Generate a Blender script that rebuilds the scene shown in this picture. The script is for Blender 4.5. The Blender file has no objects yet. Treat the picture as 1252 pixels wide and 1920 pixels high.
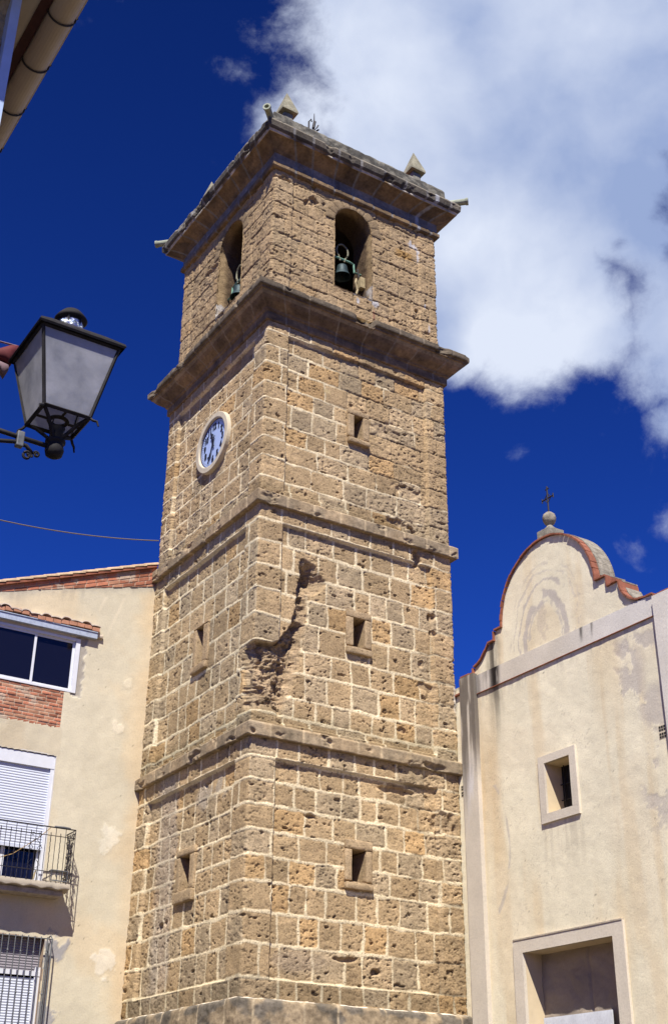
import bpy, bmesh, math, random
import numpy as np
from mathutils import Vector, Matrix

# ------------------------------------------------------------------ camera, world, sun, exposure
S = bpy.context.scene
COL = S.collection
W_PX, H_PX = 1252, 1920
FPX = 2364.9
PITCH, ROLL = 0.481674, 0.010080
TH = 0.566947                                  # the plan direction every building follows
NEAR = (-1.54510, 23.20040)                    # near corner of the tower on the ground
CAM_Z = 1.6
cd = bpy.data.cameras.new("camera"); cam = bpy.data.objects.new("camera", cd); COL.objects.link(cam)
fw = Vector((0, math.cos(PITCH), math.sin(PITCH))); r0 = Vector((1, 0, 0)); u0 = r0.cross(fw)
rr = math.cos(ROLL)*r0 + math.sin(ROLL)*u0; uu = -math.sin(ROLL)*r0 + math.cos(ROLL)*u0
M = Matrix((rr, uu, -fw)).transposed().to_4x4(); M.translation = Vector((0, 0, CAM_Z))
cam.matrix_world = M
cd.sensor_fit = 'VERTICAL'; cd.sensor_height = 36.0; cd.lens = FPX/H_PX*36.0
cd.clip_start = 0.1; cd.clip_end = 6000
S.camera = cam
S.render.resolution_x, S.render.resolution_y = 667, 1024
S.view_settings.view_transform = 'Standard'; S.view_settings.look = 'None'
S.view_settings.gamma = 1; S.view_settings.exposure = 0.75

SUN_EL = math.radians(53.5)
A1 = math.radians(36)
t1 = np.array([math.cos(TH), math.sin(TH), 0]); t2 = np.array([-math.sin(TH), math.cos(TH), 0])
hs = -t2*math.cos(A1) - t1*math.sin(A1)
sdir = Vector((hs[0]*math.cos(SUN_EL), hs[1]*math.cos(SUN_EL), math.sin(SUN_EL)))
sl = bpy.data.lights.new("sun", 'SUN'); sl.energy = 4.6; sl.angle = math.radians(0.53); sl.color = (1.0, 0.955, 0.885)
sun = bpy.data.objects.new("sun", sl); COL.objects.link(sun)
sun.rotation_euler = sdir.to_track_quat('Z', 'Y').to_euler(); sun.location = (0, -20, 60)

def node(nt, t, **k):
    n = nt.nodes.new(t)
    for a, b in k.items(): setattr(n, a, b)
    return n
def world():
    w = bpy.data.worlds.new("World"); S.world = w; w.use_nodes = True
    nt = w.node_tree; nt.nodes.clear(); L = nt.links.new
    out = node(nt, 'ShaderNodeOutputWorld'); bg = node(nt, 'ShaderNodeBackground')
    sky = node(nt, 'ShaderNodeTexSky'); sky.sky_type = 'NISHITA'; sky.sun_disc = False
    sky.sun_elevation = SUN_EL; sky.sun_rotation = math.atan2(sdir.x, sdir.y)
    sky.air_density = 1.0; sky.dust_density = 0.3; sky.ozone_density = 4.0; sky.altitude = 600
    tc = node(nt, 'ShaderNodeTexCoord')
    tint = node(nt, 'ShaderNodeMix', data_type='RGBA', blend_type='MULTIPLY'); tint.inputs[0].default_value = 1
    L(sky.outputs[0], tint.inputs[6]); tint.inputs[7].default_value = (0.078, 0.235, 0.84, 1)
    # deeper blue towards the zenith, as the polarised slide shows
    sep = node(nt, 'ShaderNodeSeparateXYZ'); L(tc.outputs['Generated'], sep.inputs[0])
    zr = node(nt, 'ShaderNodeMapRange'); L(sep.outputs[2], zr.inputs[0])
    zr.inputs[1].default_value = 0.15; zr.inputs[2].default_value = 0.80; zr.inputs[3].default_value = 1.36; zr.inputs[4].default_value = 0.62
    deep = node(nt, 'ShaderNodeMix', data_type='RGBA', blend_type='MULTIPLY'); deep.inputs[0].default_value = 1
    L(tint.outputs[2], deep.inputs[6]); L(zr.outputs[0], deep.inputs[7])
    # clouds: soft lobes set round directions of the sky, broken up by noise
    nz = node(nt, 'ShaderNodeTexNoise'); L(tc.outputs['Generated'], nz.inputs['Vector'])
    nz.inputs['Scale'].default_value = 5.0; nz.inputs['Detail'].default_value = 7; nz.inputs['Roughness'].default_value = 0.55
    nzd = node(nt, 'ShaderNodeVectorMath', operation='SUBTRACT'); L(nz.outputs['Color'], nzd.inputs[0]); nzd.inputs[1].default_value = (.5, .5, .5)
    nzs = node(nt, 'ShaderNodeVectorMath', operation='SCALE'); L(nzd.outputs[0], nzs.inputs[0]); nzs.inputs['Scale'].default_value = 0.07
    wv = node(nt, 'ShaderNodeVectorMath', operation='ADD'); L(tc.outputs['Generated'], wv.inputs[0]); L(nzs.outputs[0], wv.inputs[1])
    acc = None
    for (c, rad, amp) in CLOUDS:
        ds = node(nt, 'ShaderNodeVectorMath', operation='DISTANCE'); L(wv.outputs[0], ds.inputs[0]); ds.inputs[1].default_value = c
        mr = node(nt, 'ShaderNodeMapRange', interpolation_type='SMOOTHSTEP'); L(ds.outputs['Value'], mr.inputs[0])
        mr.inputs[1].default_value = rad*1.38; mr.inputs[2].default_value = rad*0.25; mr.inputs[3].default_value = 0; mr.inputs[4].default_value = amp
        if acc is None: acc = mr.outputs[0]
        else:
            m = node(nt, 'ShaderNodeMath', operation='ADD' if amp < 0 else 'MAXIMUM'); L(acc, m.inputs[0]); L(mr.outputs[0], m.inputs[1]); acc = m.outputs[0]
    n2 = node(nt, 'ShaderNodeTexNoise'); L(tc.outputs['Generated'], n2.inputs['Vector'])
    n2.inputs['Scale'].default_value = 9; n2.inputs['Detail'].default_value = 9; n2.inputs['Roughness'].default_value = 0.62; n2.inputs['Distortion'].default_value = 0.4
    k = node(nt, 'ShaderNodeMath', operation='MULTIPLY_ADD'); L(n2.outputs['Fac'], k.inputs[0]); k.inputs[1].default_value = 1.5; k.inputs[2].default_value = -0.75
    n4 = node(nt, 'ShaderNodeTexNoise'); L(wv.outputs[0], n4.inputs['Vector']); n4.inputs['Scale'].default_value = 38; n4.inputs['Detail'].default_value = 8; n4.inputs['Roughness'].default_value = 0.68
    k4 = node(nt, 'ShaderNodeMath', operation='MULTIPLY_ADD'); L(n4.outputs['Fac'], k4.inputs[0]); k4.inputs[1].default_value = .8; k4.inputs[2].default_value = -.4
    s4 = node(nt, 'ShaderNodeMath', operation='ADD'); L(k.outputs[0], s4.inputs[0]); L(k4.outputs[0], s4.inputs[1])
    sm = node(nt, 'ShaderNodeMath', operation='ADD'); L(acc, sm.inputs[0]); L(s4.outputs[0], sm.inputs[1])
    mk = node(nt, 'ShaderNodeMapRange', interpolation_type='SMOOTHSTEP'); L(sm.outputs[0], mk.inputs[0])
    mk.inputs[1].default_value = 0.20; mk.inputs[2].default_value = 1.08
    # cloud tone
    n3 = node(nt, 'ShaderNodeTexNoise'); L(wv.outputs[0], n3.inputs['Vector']); n3.inputs['Scale'].default_value = 6.5; n3.inputs['Detail'].default_value = 9
    n3.inputs['Roughness'].default_value = 0.5
    glow = n3.outputs['Fac']
    for (c, rad) in GLOW:
        ds = node(nt, 'ShaderNodeVectorMath', operation='DISTANCE'); L(wv.outputs[0], ds.inputs[0]); ds.inputs[1].default_value = c
        mr = node(nt, 'ShaderNodeMapRange', interpolation_type='SMOOTHSTEP'); L(ds.outputs['Value'], mr.inputs[0])
        mr.inputs[1].default_value = rad*1.2; mr.inputs[2].default_value = 0; mr.inputs[3].default_value = 0; mr.inputs[4].default_value = .17
        ad = node(nt, 'ShaderNodeMath', operation='ADD'); L(glow, ad.inputs[0]); L(mr.outputs[0], ad.inputs[1]); glow = ad.outputs[0]
    cr = node(nt, 'ShaderNodeValToRGB'); L(glow, cr.inputs[0])
    cr.color_ramp.elements[0].position = 0.38; cr.color_ramp.elements[0].color = (2.7, 3.5, 5.7, 1)
    cr.color_ramp.elements[1].position = 0.72; cr.color_ramp.elements[1].color = (6.4, 6.95, 8.2, 1)
    mx = node(nt, 'ShaderNodeMix', data_type='RGBA'); L(mk.outputs[0], mx.inputs[0]); L(deep.outputs[2], mx.inputs[6]); L(cr.outputs[0], mx.inputs[7])
    L(mx.outputs[2], bg.inputs['Color']); bg.inputs['Strength'].default_value = 0.07
    L(bg.outputs[0], out.inputs[0])
def sky_dir(x, y):
    v = fw + rr*((x - W_PX/2)/FPX) - uu*((y - H_PX/2)/FPX)
    return tuple(v.normalized())
CLOUDS = [(sky_dir(x, y), r/FPX, a) for x, y, r, a in [
    (800, -60, 280, 1.6), (960, 60, 340, 1.7), (1200, 100, 280, 1.6), (700, 110, 150, 1.25), (790, 270, 220, 1.5), (930, 400, 270, 1.7),
    (1000, 560, 190, 1.6), (870, 620, 110, 1.3), (1080, 600, 135, 1.35), (525, 240, 80, .85), (610, 190, 120, .9), (445, 130, 45, .22), (500, 60, 55, .34),
    (1235, 690, 95, .9), (1255, 590, 140, 1.15), (1275, 790, 60, .62), (1275, 985, 45, .66), (1180, 400, 170, 1.35), (1250, 470, 130, 1.0), (990, 862, 34, .42), (1195, 1050, 40, .30), (1215, 1075, 30, .28),
    (-2500, 300, 900, .9), (3400, 600, 900, .9),  # out-of-view lobes, added for white fill light
    (1155, 470, 20, -.5), (1243, 392, 50, -.7), (1250, 310, 35, -.4), (1250, 485, 30, -.5), (1150, 560, 60, -.35), (585, 130, 45, -.2)]]
GLOW = [(sky_dir(x, y), r/FPX) for x, y, r in ((970, 515, 190), (1040, 665, 130), (900, 640, 90), (1100, 20, 200), (740, 40, 120), (820, 480, 70))]
world()

# ------------------------------------------------------------------ placing things in the plan of the square
def wpos(u, v, z): return Vector((NEAR[0] + u*t1[0] + v*t2[0], NEAR[1] + u*t1[1] + v*t2[1], z))
def tag(o, label=None, cat=None, group=None, kind=None):
    if label: o['label'] = label
    if cat: o['category'] = cat
    if group: o['group'] = group
    if kind: o['kind'] = kind
    return o
def thing(name, site, label, cat, group=None):
    o = bpy.data.objects.new(name, None); COL.objects.link(o); o.location = wpos(*site); o.rotation_euler = (0, 0, TH)
    o.empty_display_size = .3; o['site'] = list(site)
    return tag(o, label, cat, group)
def origin_of(parent):
    q = parent
    while q.parent: q = q.parent
    return np.array(q['site'])
def link(me, name, mat, parent, origin):
    """mesh given in (u, v, z) of the square -> object under its thing, or a thing of its own at origin"""
    o = bpy.data.objects.new(name, me); COL.objects.link(o)
    if mat: me.materials.append(mat)
    if parent: o.parent = parent
    else: o.location = wpos(*origin); o.rotation_euler = (0, 0, TH)
    return o
def mesh_np(name, V, F, mat, parent=None, origin=None, col=None, smooth=True):
    og = origin_of(parent) if parent else np.array(origin if origin is not None else (0, 0, 0), float)
    V = np.asarray(V, float) - og; F = np.asarray(F, int)
    me = bpy.data.meshes.new(name)
    me.vertices.add(len(V)); me.vertices.foreach_set('co', V.astype(np.float32).ravel())
    n = F.shape[1]; me.loops.add(F.size); me.loops.foreach_set('vertex_index', F.astype(np.int32).ravel())
    me.polygons.add(len(F)); me.polygons.foreach_set('loop_start', np.arange(0, F.size, n, dtype=np.int32))
    try: me.polygons.foreach_set('loop_total', np.full(len(F), n, dtype=np.int32))
    except Exception: pass
    me.polygons.foreach_set('use_smooth', np.full(len(F), smooth))
    if col is not None:
        a = me.color_attributes.new('Col', 'FLOAT_COLOR', 'POINT')
        c = np.ones((len(V), 4), np.float32); c[:, :col.shape[1]] = col; a.data.foreach_set('color', c.ravel())
    me.update(calc_edges=True); me.validate()
    return link(me, name, mat, parent, og)

class MB:
    """collects plain shapes in (u, v, z) into one mesh"""
    def __init__(s): s.bm = bmesh.new()
    def box(s, u0, u1, v0, v1, z0, z1):
        p = [(u0, v0, z0), (u1, v0, z0), (u1, v1, z0), (u0, v1, z0), (u0, v0, z1), (u1, v0, z1), (u1, v1, z1), (u0, v1, z1)]
        vs = [s.bm.verts.new(q) for q in p]
        for f in ((0, 3, 2, 1), (4, 5, 6, 7), (0, 1, 5, 4), (1, 2, 6, 5), (2, 3, 7, 6), (3, 0, 4, 7)): s.bm.faces.new([vs[i] for i in f])
        return s
    def prism(s, pts, d):
        """polygon (3-D points) pushed along vector d"""
        a = [s.bm.verts.new(p) for p in pts]; b = [s.bm.verts.new(tuple(Vector(p) + Vector(d))) for p in pts]
        n = len(a); s.bm.faces.new(a[::-1]); s.bm.faces.new(b)
        for i in range(n): s.bm.faces.new((a[i], a[(i+1) % n], b[(i+1) % n], b[i]))
        return s
    def tube(s, pts, r, n=8, cap=True, closed=False):
        pts = [Vector(p) for p in pts]; rings = []; m = len(pts)
        rad = r if isinstance(r, (list, tuple)) else [r]*m
        for i, p in enumerate(pts):
            if closed: d = pts[(i+1) % m] - pts[i-1]
            else: d = (pts[min(i+1, m-1)] - pts[max(i-1, 0)])
            d.normalize(); ref = Vector((0, 0, 1)) if abs(d.z) < .9 else Vector((1, 0, 0))
            x = d.cross(ref).normalized(); y = d.cross(x).normalized()
            rings.append([s.bm.verts.new(p + (x*math.cos(2*math.pi*k/n) + y*math.sin(2*math.pi*k/n))*rad[i]) for k in range(n)])
        for i in range(m if closed else m-1):
            A, B = rings[i], rings[(i+1) % m]
            for k in range(n): s.bm.faces.new((A[k], A[(k+1) % n], B[(k+1) % n], B[k]))
        if cap and not closed: s.bm.faces.new(rings[0][::-1]); s.bm.faces.new(rings[-1])
        return s
    def lathe(s, c, prof, n=24, axis='z'):
        rings = []
        for (r, h) in prof:
            ring = []
            for k in range(n):
                a = 2*math.pi*k/n; x, y = r*math.cos(a), r*math.sin(a)
                q = (x, y, h) if axis == 'z' else ((x, h, y) if axis == 'v' else (h, x, y))
                ring.append(s.bm.verts.new((c[0]+q[0], c[1]+q[1], c[2]+q[2])))
            rings.append(ring)
        for A, B in zip(rings[:-1], rings[1:]):
            for k in range(n): s.bm.faces.new((A[k], A[(k+1) % n], B[(k+1) % n], B[k]))
        s.bm.faces.new(rings[0][::-1]); s.bm.faces.new(rings[-1])
        return s
    def build(s, name, mat, parent=None, origin=None, smooth=False, bevel=0, kind=None):
        og = origin_of(parent) if parent else np.array(origin if origin is not None else (0, 0, 0), float)
        bmesh.ops.recalc_face_normals(s.bm, faces=s.bm.faces)
        if bevel:
            bmesh.ops.bevel(s.bm, geom=[e for e in s.bm.edges if len(e.link_faces) == 2 and e.calc_face_angle(0) > .6], offset=bevel, segments=2, affect='EDGES', profile=.6)
        for v in s.bm.verts: v.co -= Vector(og)
        me = bpy.data.meshes.new(name); s.bm.to_mesh(me); s.bm.free()
        if smooth:
            for p in me.polygons: p.use_smooth = True
        o = link(me, name, mat, parent, og)
        if kind: o['kind'] = kind
        return o

# ------------------------------------------------------------------ noise on arrays
_rs = np.random.RandomState(7)
_perm = np.concatenate([_rs.permutation(512)]*3); _val = _rs.rand(512)
def vnoise(x, y, z=0.0):
    x, y, z = np.broadcast_arrays(np.asarray(x, float), np.asarray(y, float), np.asarray(z, float))
    xi, yi, zi = np.floor(x).astype(int), np.floor(y).astype(int), np.floor(z).astype(int)
    fx, fy, fz = x-xi, y-yi, z-zi
    sx, sy, sz = (f*f*(3-2*f) for f in (fx, fy, fz))
    def h(a, b, c): return _val[_perm[_perm[_perm[a & 511] + (b & 511)] + (c & 511)]]
    def L(a, b, t): return a+(b-a)*t
    return L(L(L(h(xi, yi, zi), h(xi+1, yi, zi), sx), L(h(xi, yi+1, zi), h(xi+1, yi+1, zi), sx), sy),
             L(L(h(xi, yi, zi+1), h(xi+1, yi, zi+1), sx), L(h(xi, yi+1, zi+1), h(xi+1, yi+1, zi+1), sx), sy), sz)
def fbm(x, y, z=0.0, o=4, g=.5):
    a, s, t = 1., 0., 0.
    for i in range(o):
        s = s + a*vnoise(np.asarray(x)*2**i+i*17.3, np.asarray(y)*2**i+i*5.1, np.asarray(z)*2**i+i*9.7); t += a; a *= g
    return s/t
def sstep(a, b, x):
    t = np.clip((x-a)/(b-a), 0, 1); return t*t*(3-2*t)
def mixc(a, b, t): return a + (np.asarray(b, float)-a)*np.asarray(t)[..., None]

FR = {'F1': lambda s, d, z: (s, -d, z), 'F2': lambda s, d, z: (-d, s, z), 'F3': lambda s, d, z: (5+d, s, z), 'F4': lambda s, d, z: (s, 5+d, z),
      'C': lambda s, d, z: (5-d, -s, z), 'H': lambda s, d, z: (-s, 4.97-d, z)}
FLIP = {'F2', 'F4', 'H'}
def grid_faces(n, m, keep=None):
    i = np.arange(n-1)[:, None]*m + np.arange(m-1)[None, :]
    q = np.stack([i, i+m, i+m+1, i+1], -1)         # rows along s, columns along z
    if keep is not None: return q[keep]
    return q.reshape(-1, 4)
def face_mesh(name, frame, Sg, Zg, D, C, mat, parent, keep=None, origin=None, smooth=True, S2=None):
    n, m = Sg.shape
    x, y, z = FR[frame](Sg if S2 is None else S2, D, Zg)
    V = np.stack([x, y, z], -1).reshape(-1, 3)
    F = grid_faces(n, m, keep)
    if frame in FLIP: F = F[:, ::-1]
    return mesh_np(name, V, F, mat, parent, origin, C.reshape(-1, C.shape[-1]), smooth)
def seg_dist(px, py, poly, closed=True):
    d = np.full(np.shape(px), 1e9); n = len(poly)
    for i in range(n if closed else n-1):
        ax, ay = poly[i]; bx, by = poly[(i+1) % n]; vx, vy = bx-ax, by-ay
        t = np.clip(((px-ax)*vx+(py-ay)*vy)/(vx*vx+vy*vy+1e-12), 0, 1)
        d = np.minimum(d, np.hypot(px-ax-t*vx, py-ay-t*vy))
    return d
def inside(px, py, poly):
    r = np.zeros(np.shape(px), bool); n = len(poly)
    for i in range(n):
        ax, ay = poly[i]; bx, by = poly[(i+1) % n]
        c = ((ay > py) != (by > py)) & (px < (bx-ax)*(py-ay)/((by-ay) if by != ay else 1e-9)+ax); r ^= c
    return r

# ------------------------------------------------------------------ materials
def mat_base(name, rough=.9, spec=.25):
    m = bpy.data.materials.new(name); m.use_nodes = True; nt = m.node_tree
    b = nt.nodes['Principled BSDF']; b.inputs['Roughness'].default_value = rough; b.inputs['Specular IOR Level'].default_value = spec
    return m, nt, b
def add_noise(nt, scale, detail=6, rough=.6, src='Object', stretch=None, dist=0):
    tc = node(nt, 'ShaderNodeTexCoord'); n = node(nt, 'ShaderNodeTexNoise')
    n.inputs['Scale'].default_value = scale; n.inputs['Detail'].default_value = detail; n.inputs['Roughness'].default_value = rough; n.inputs['Distortion'].default_value = dist
    if stretch:
        mp = node(nt, 'ShaderNodeMapping'); mp.inputs['Scale'].default_value = stretch; nt.links.new(tc.outputs[src], mp.inputs[0]); nt.links.new(mp.outputs[0], n.inputs['Vector'])
    else: nt.links.new(tc.outputs[src], n.inputs['Vector'])
    return n
def ramp(nt, src, stops):
    r = node(nt, 'ShaderNodeValToRGB'); nt.links.new(src, r.inputs[0]); e = r.color_ramp.elements
    while len(e) < len(stops): e.new(.5)
    for i, (p, c) in enumerate(stops):
        e[i].position = p; e[i].color = (c, c, c, 1) if not isinstance(c, tuple) else (*c, 1)
    return r
def mul(nt, a, b, f=1.0):
    m = node(nt, 'ShaderNodeMix', data_type='RGBA', blend_type='MULTIPLY'); m.inputs[0].default_value = f
    nt.links.new(a, m.inputs[6]); nt.links.new(b, m.inputs[7]); return m.outputs[2]
def mat_attr(name, scales, strength, dist, rough=.92, vary=(.75, 1.2), fine=(.6, 1.15), vscale=2.0, spec=.15, pits=None):
    """painted by the Col attribute, with its own mottling and relief"""
    m, nt, b = mat_base(name, rough, spec); L = nt.links.new
    at = node(nt, 'ShaderNodeVertexColor'); at.layer_name = 'Col'
    n1 = add_noise(nt, vscale, 5, .6); r1 = ramp(nt, n1.outputs['Fac'], [(.3, vary[0]), (.7, vary[1])])
    c = mul(nt, at.outputs[0], r1.outputs[0])
    n2 = add_noise(nt, scales[0], 5, .7); r2 = ramp(nt, n2.outputs['Fac'], [(.33, fine[0]), (.5, 1.0), (.72, fine[1])])
    c = mul(nt, c, r2.outputs[0])
    n3 = add_noise(nt, scales[1], 4, .65)
    h = node(nt, 'ShaderNodeMath', operation='ADD'); L(n2.outputs['Fac'], h.inputs[0]); L(n3.outputs['Fac'], h.inputs[1])
    hs_ = h.outputs[0]
    if pits:
        p = add_noise(nt, pits, 3, .55, dist=.5, stretch=(1, 1, 1.7)); pr = ramp(nt, p.outputs['Fac'], [(.30, 0.0), (.40, 1.0)])
        k = node(nt, 'ShaderNodeMath', operation='MULTIPLY_ADD'); L(pr.outputs[0], k.inputs[0]); k.inputs[1].default_value = 1.6; L(hs_, k.inputs[2]); hs_ = k.outputs[0]
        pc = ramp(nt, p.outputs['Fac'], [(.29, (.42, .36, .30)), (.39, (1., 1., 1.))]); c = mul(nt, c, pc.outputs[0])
    L(c, b.inputs['Base Color'])
    bp = node(nt, 'ShaderNodeBump'); bp.inputs['Strength'].default_value = strength; bp.inputs['Distance'].default_value = dist
    L(hs_, bp.inputs['Height']); L(bp.outputs[0], b.inputs['Normal'])
    return m
def mat_plain(name, col, rough=.6, metal=0, spec=.4, vary=.0, vscale=6, bump=0, bscale=40, bdist=.004):
    m, nt, b = mat_base(name, rough, spec); b.inputs['Metallic'].default_value = metal
    b.inputs['Base Color'].default_value = (*col, 1)
    if vary:
        n = add_noise(nt, vscale, 6, .65); r = ramp(nt, n.outputs['Fac'], [(.3, tuple(c*(1-vary) for c in col)), (.7, tuple(min(1, c*(1+vary)) for c in col))])
        nt.links.new(r.outputs[0], b.inputs['Base Color'])
    if bump:
        n = add_noise(nt, bscale, 5, .6); bp = node(nt, 'ShaderNodeBump'); bp.inputs['Strength'].default_value = bump; bp.inputs['Distance'].default_value = bdist
        nt.links.new(n.outputs['Fac'], bp.inputs['Height']); nt.links.new(bp.outputs[0], b.inputs['Normal'])
    return m
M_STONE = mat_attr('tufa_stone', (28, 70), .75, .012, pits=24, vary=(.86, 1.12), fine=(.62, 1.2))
M_PLASTER = mat_attr('lime_plaster', (26, 90), .6, .008, vary=(.93, 1.05), fine=(.90, 1.05), vscale=1.3)
M_CORNICE = mat_attr('cornice_stone', (14, 60), .7, .014, vary=(.7, 1.25), fine=(.7, 1.2), vscale=4)
M_BRICK = mat_attr('clay_brick', (25, 90), .5, .006, vary=(.85, 1.15), fine=(.85, 1.12), vscale=5)
M_TILE = mat_plain('clay_tile', (.25, .088, .048), .85, vary=.35, vscale=7, bump=.5, bscale=60)
M_TILEPALE = mat_plain('weathered_roof_tile', (.42, .30, .19), .9, vary=.35, vscale=9, bump=.5, bscale=50)
M_LICHEN = mat_plain('lichen_render', (.25, .22, .17), .95, vary=.45, vscale=9, bump=.7, bscale=30, bdist=.02)
M_ALU = mat_plain('white_aluminium', (.64, .65, .68), .45, vary=.05)
M_BLIND = mat_plain('white_blind', (.54, .57, .65), .5, vary=.04)
M_GALV = mat_plain('galvanised_steel', (.42, .47, .56), .5, metal=.25, vary=.2, vscale=12)
M_IRON = mat_plain('wrought_iron', (.028, .024, .026), .6, metal=.3, vary=.4, vscale=20, bump=.3)
M_IRONGREY = mat_plain('grey_painted_iron', (.13, .135, .14), .6, metal=.3, vary=.3, vscale=20)
M_LAMP = mat_plain('black_lamp_metal', (.016, .014, .015), .75, metal=.0, spec=.25, vary=.6, vscale=18, bump=.6, bscale=90, bdist=.002)
M_BRONZE = mat_plain('verdigris_bronze', (.024, .045, .052), .6, metal=.3, vary=.35, vscale=10, bump=.3)
M_VERDI = mat_plain('pale_verdigris', (.18, .34, .25), .8, vary=.35, vscale=14)
M_WOOD = mat_plain('weathered_wood', (.34, .27, .15), .85, vary=.35, vscale=14)
M_BEIGE = mat_plain('beige_sheet_metal', (.40, .33, .25), .55, vary=.10, vscale=3)
M_DARKRED = mat_plain('dark_red_fascia', (.05, .015, .012), .8, vary=.3)
M_SOFFIT = mat_plain('soffit_plaster', (.42, .37, .30), .9, vary=.12, vscale=2.5, bump=.3)
M_PALEBLUE = mat_plain('pale_blue_paint', (.38, .48, .68), .6, vary=.1)
M_DARK = mat_plain('dark_interior', (.02, .017, .015), .95)
M_GROUND = mat_plain('stone_paving', (.10, .078, .055), .95, vary=.25, vscale=1.5, bump=.4, bscale=8, bdist=.02)
M_EARTH = mat_plain('dry_ground', (.09, .07, .045), .95, vary=.3, vscale=.3)
M_CONC = mat_plain('worn_concrete', (.40, .34, .26), .95, vary=.3, vscale=9, bump=.6, bscale=35, bdist=.01)
def glass_mat():
    m, nt, b = mat_base('window_glass', .04, .5); b.inputs['Base Color'].default_value = (.006, .006, .012, 1); return m
M_GLASS = glass_mat()
def frosted():
    m = bpy.data.materials.new('frosted_glass'); m.use_nodes = True; nt = m.node_tree; nt.nodes.clear(); L = nt.links.new
    o = node(nt, 'ShaderNodeOutputMaterial'); d = node(nt, 'ShaderNodeBsdfDiffuse'); t = node(nt, 'ShaderNodeBsdfTranslucent'); g = node(nt, 'ShaderNodeBsdfGlossy')
    n = add_noise(nt, 5.5, 8, .6, dist=.1); r = ramp(nt, n.outputs['Fac'], [(.34, (.40, .41, .44)), (.62, (.66, .66, .68))])
    L(r.outputs[0], d.inputs[0]); L(r.outputs[0], t.inputs[0]); g.inputs['Roughness'].default_value = .25; g.inputs['Color'].default_value = (.6, .6, .6, 1)
    a = node(nt, 'ShaderNodeMixShader'); a.inputs[0].default_value = .45; L(d.outputs[0], a.inputs[1]); L(t.outputs[0], a.inputs[2])
    b = node(nt, 'ShaderNodeMixShader'); b.inputs[0].default_value = .05; L(a.outputs[0], b.inputs[1]); L(g.outputs[0], b.inputs[2]); tr = node(nt, 'ShaderNodeBsdfTransparent'); e = node(nt, 'ShaderNodeMixShader'); e.inputs[0].default_value = .28; L(b.outputs[0], e.inputs[1]); L(tr.outputs[0], e.inputs[2]); L(e.outputs[0], o.inputs[0]); return m
M_FROST = frosted()
M_FOIL = mat_plain('crumpled_foil', (.8, .85, .95), .12, metal=1, bump=1, bscale=30, bdist=.03)
M_RED = mat_plain('red_cloth', (.10, .012, .014), .8, vary=.3)
M_PALECLOTH = mat_plain('pale_cloth', (.20, .13, .14), .8, vary=.15)

# ------------------------------------------------------------------ masonry
class Bond:
    def __init__(s, zc, wid, seed, smax=5.0, quoin=True, jw=.055, wob=1.0):
        s.wob = wob
        rng = random.Random(seed); s.zc = np.array(zc); s.rows = []; s.jw = jw
        for i in range(len(zc)-1):
            js = []
            if quoin:
                x = rng.choice((.34, .58, .52, .58)) if i % 2 else rng.choice((.58, .40, .74))
            else: x = rng.uniform(.1, wid[1])
            while x < smax-.25:
                js.append(x); x += rng.uniform(*wid)
            s.rows.append(np.array([-9.]+js+[smax+9.]))
        s.seed = seed
    def eval(s, S_, Z_):
        zw = Z_ + s.wob*.035*(vnoise(S_*1.6, Z_*1.3, s.seed)-.5) + s.wob*.022*(vnoise(S_*6, Z_*6, s.seed+3)-.5)
        sw = S_ + s.wob*.04*(vnoise(S_*2, Z_*2.5, s.seed+7)-.5) + s.wob*.022*(vnoise(S_*7, Z_*6, s.seed+5)-.5)
        ci = np.clip(np.searchsorted(s.zc, zw)-1, 0, len(s.zc)-2)
        dz = np.minimum(np.where(ci == 0, 9, zw-s.zc[ci]), np.where(ci == len(s.zc)-2, 9, s.zc[ci+1]-zw))
        ds = np.full(S_.shape, 9.); bid = np.zeros(S_.shape, int)
        for k in range(len(s.zc)-1):
            m = ci == k
            if not m.any(): continue
            J = s.rows[k]; x = sw[m]; j = np.clip(np.searchsorted(J, x)-1, 0, len(J)-2)
            ds[m] = np.minimum(x-J[j], J[j+1]-x); bid[m] = k*40+j+s.seed*997
        rag = s.wob*.034*(fbm(S_*13, Z_*13, s.seed+11, 3, .6)-.5); dz = dz+rag; ds = ds+rag+.007*s.wob
        k = .05*s.wob+.002                           # rounded block corners
        a, b = np.clip(k-dz, 0, None), np.clip(k-ds, 0, None)
        d = np.where((a > 0) & (b > 0), k-np.hypot(a, b), np.minimum(dz, ds))
        return d, bid, np.minimum(dz, 1) 
def hashf(i, k): return np.modf(np.abs(np.sin(i*12.9898+k*78.233)*43758.5453))[0]

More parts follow.
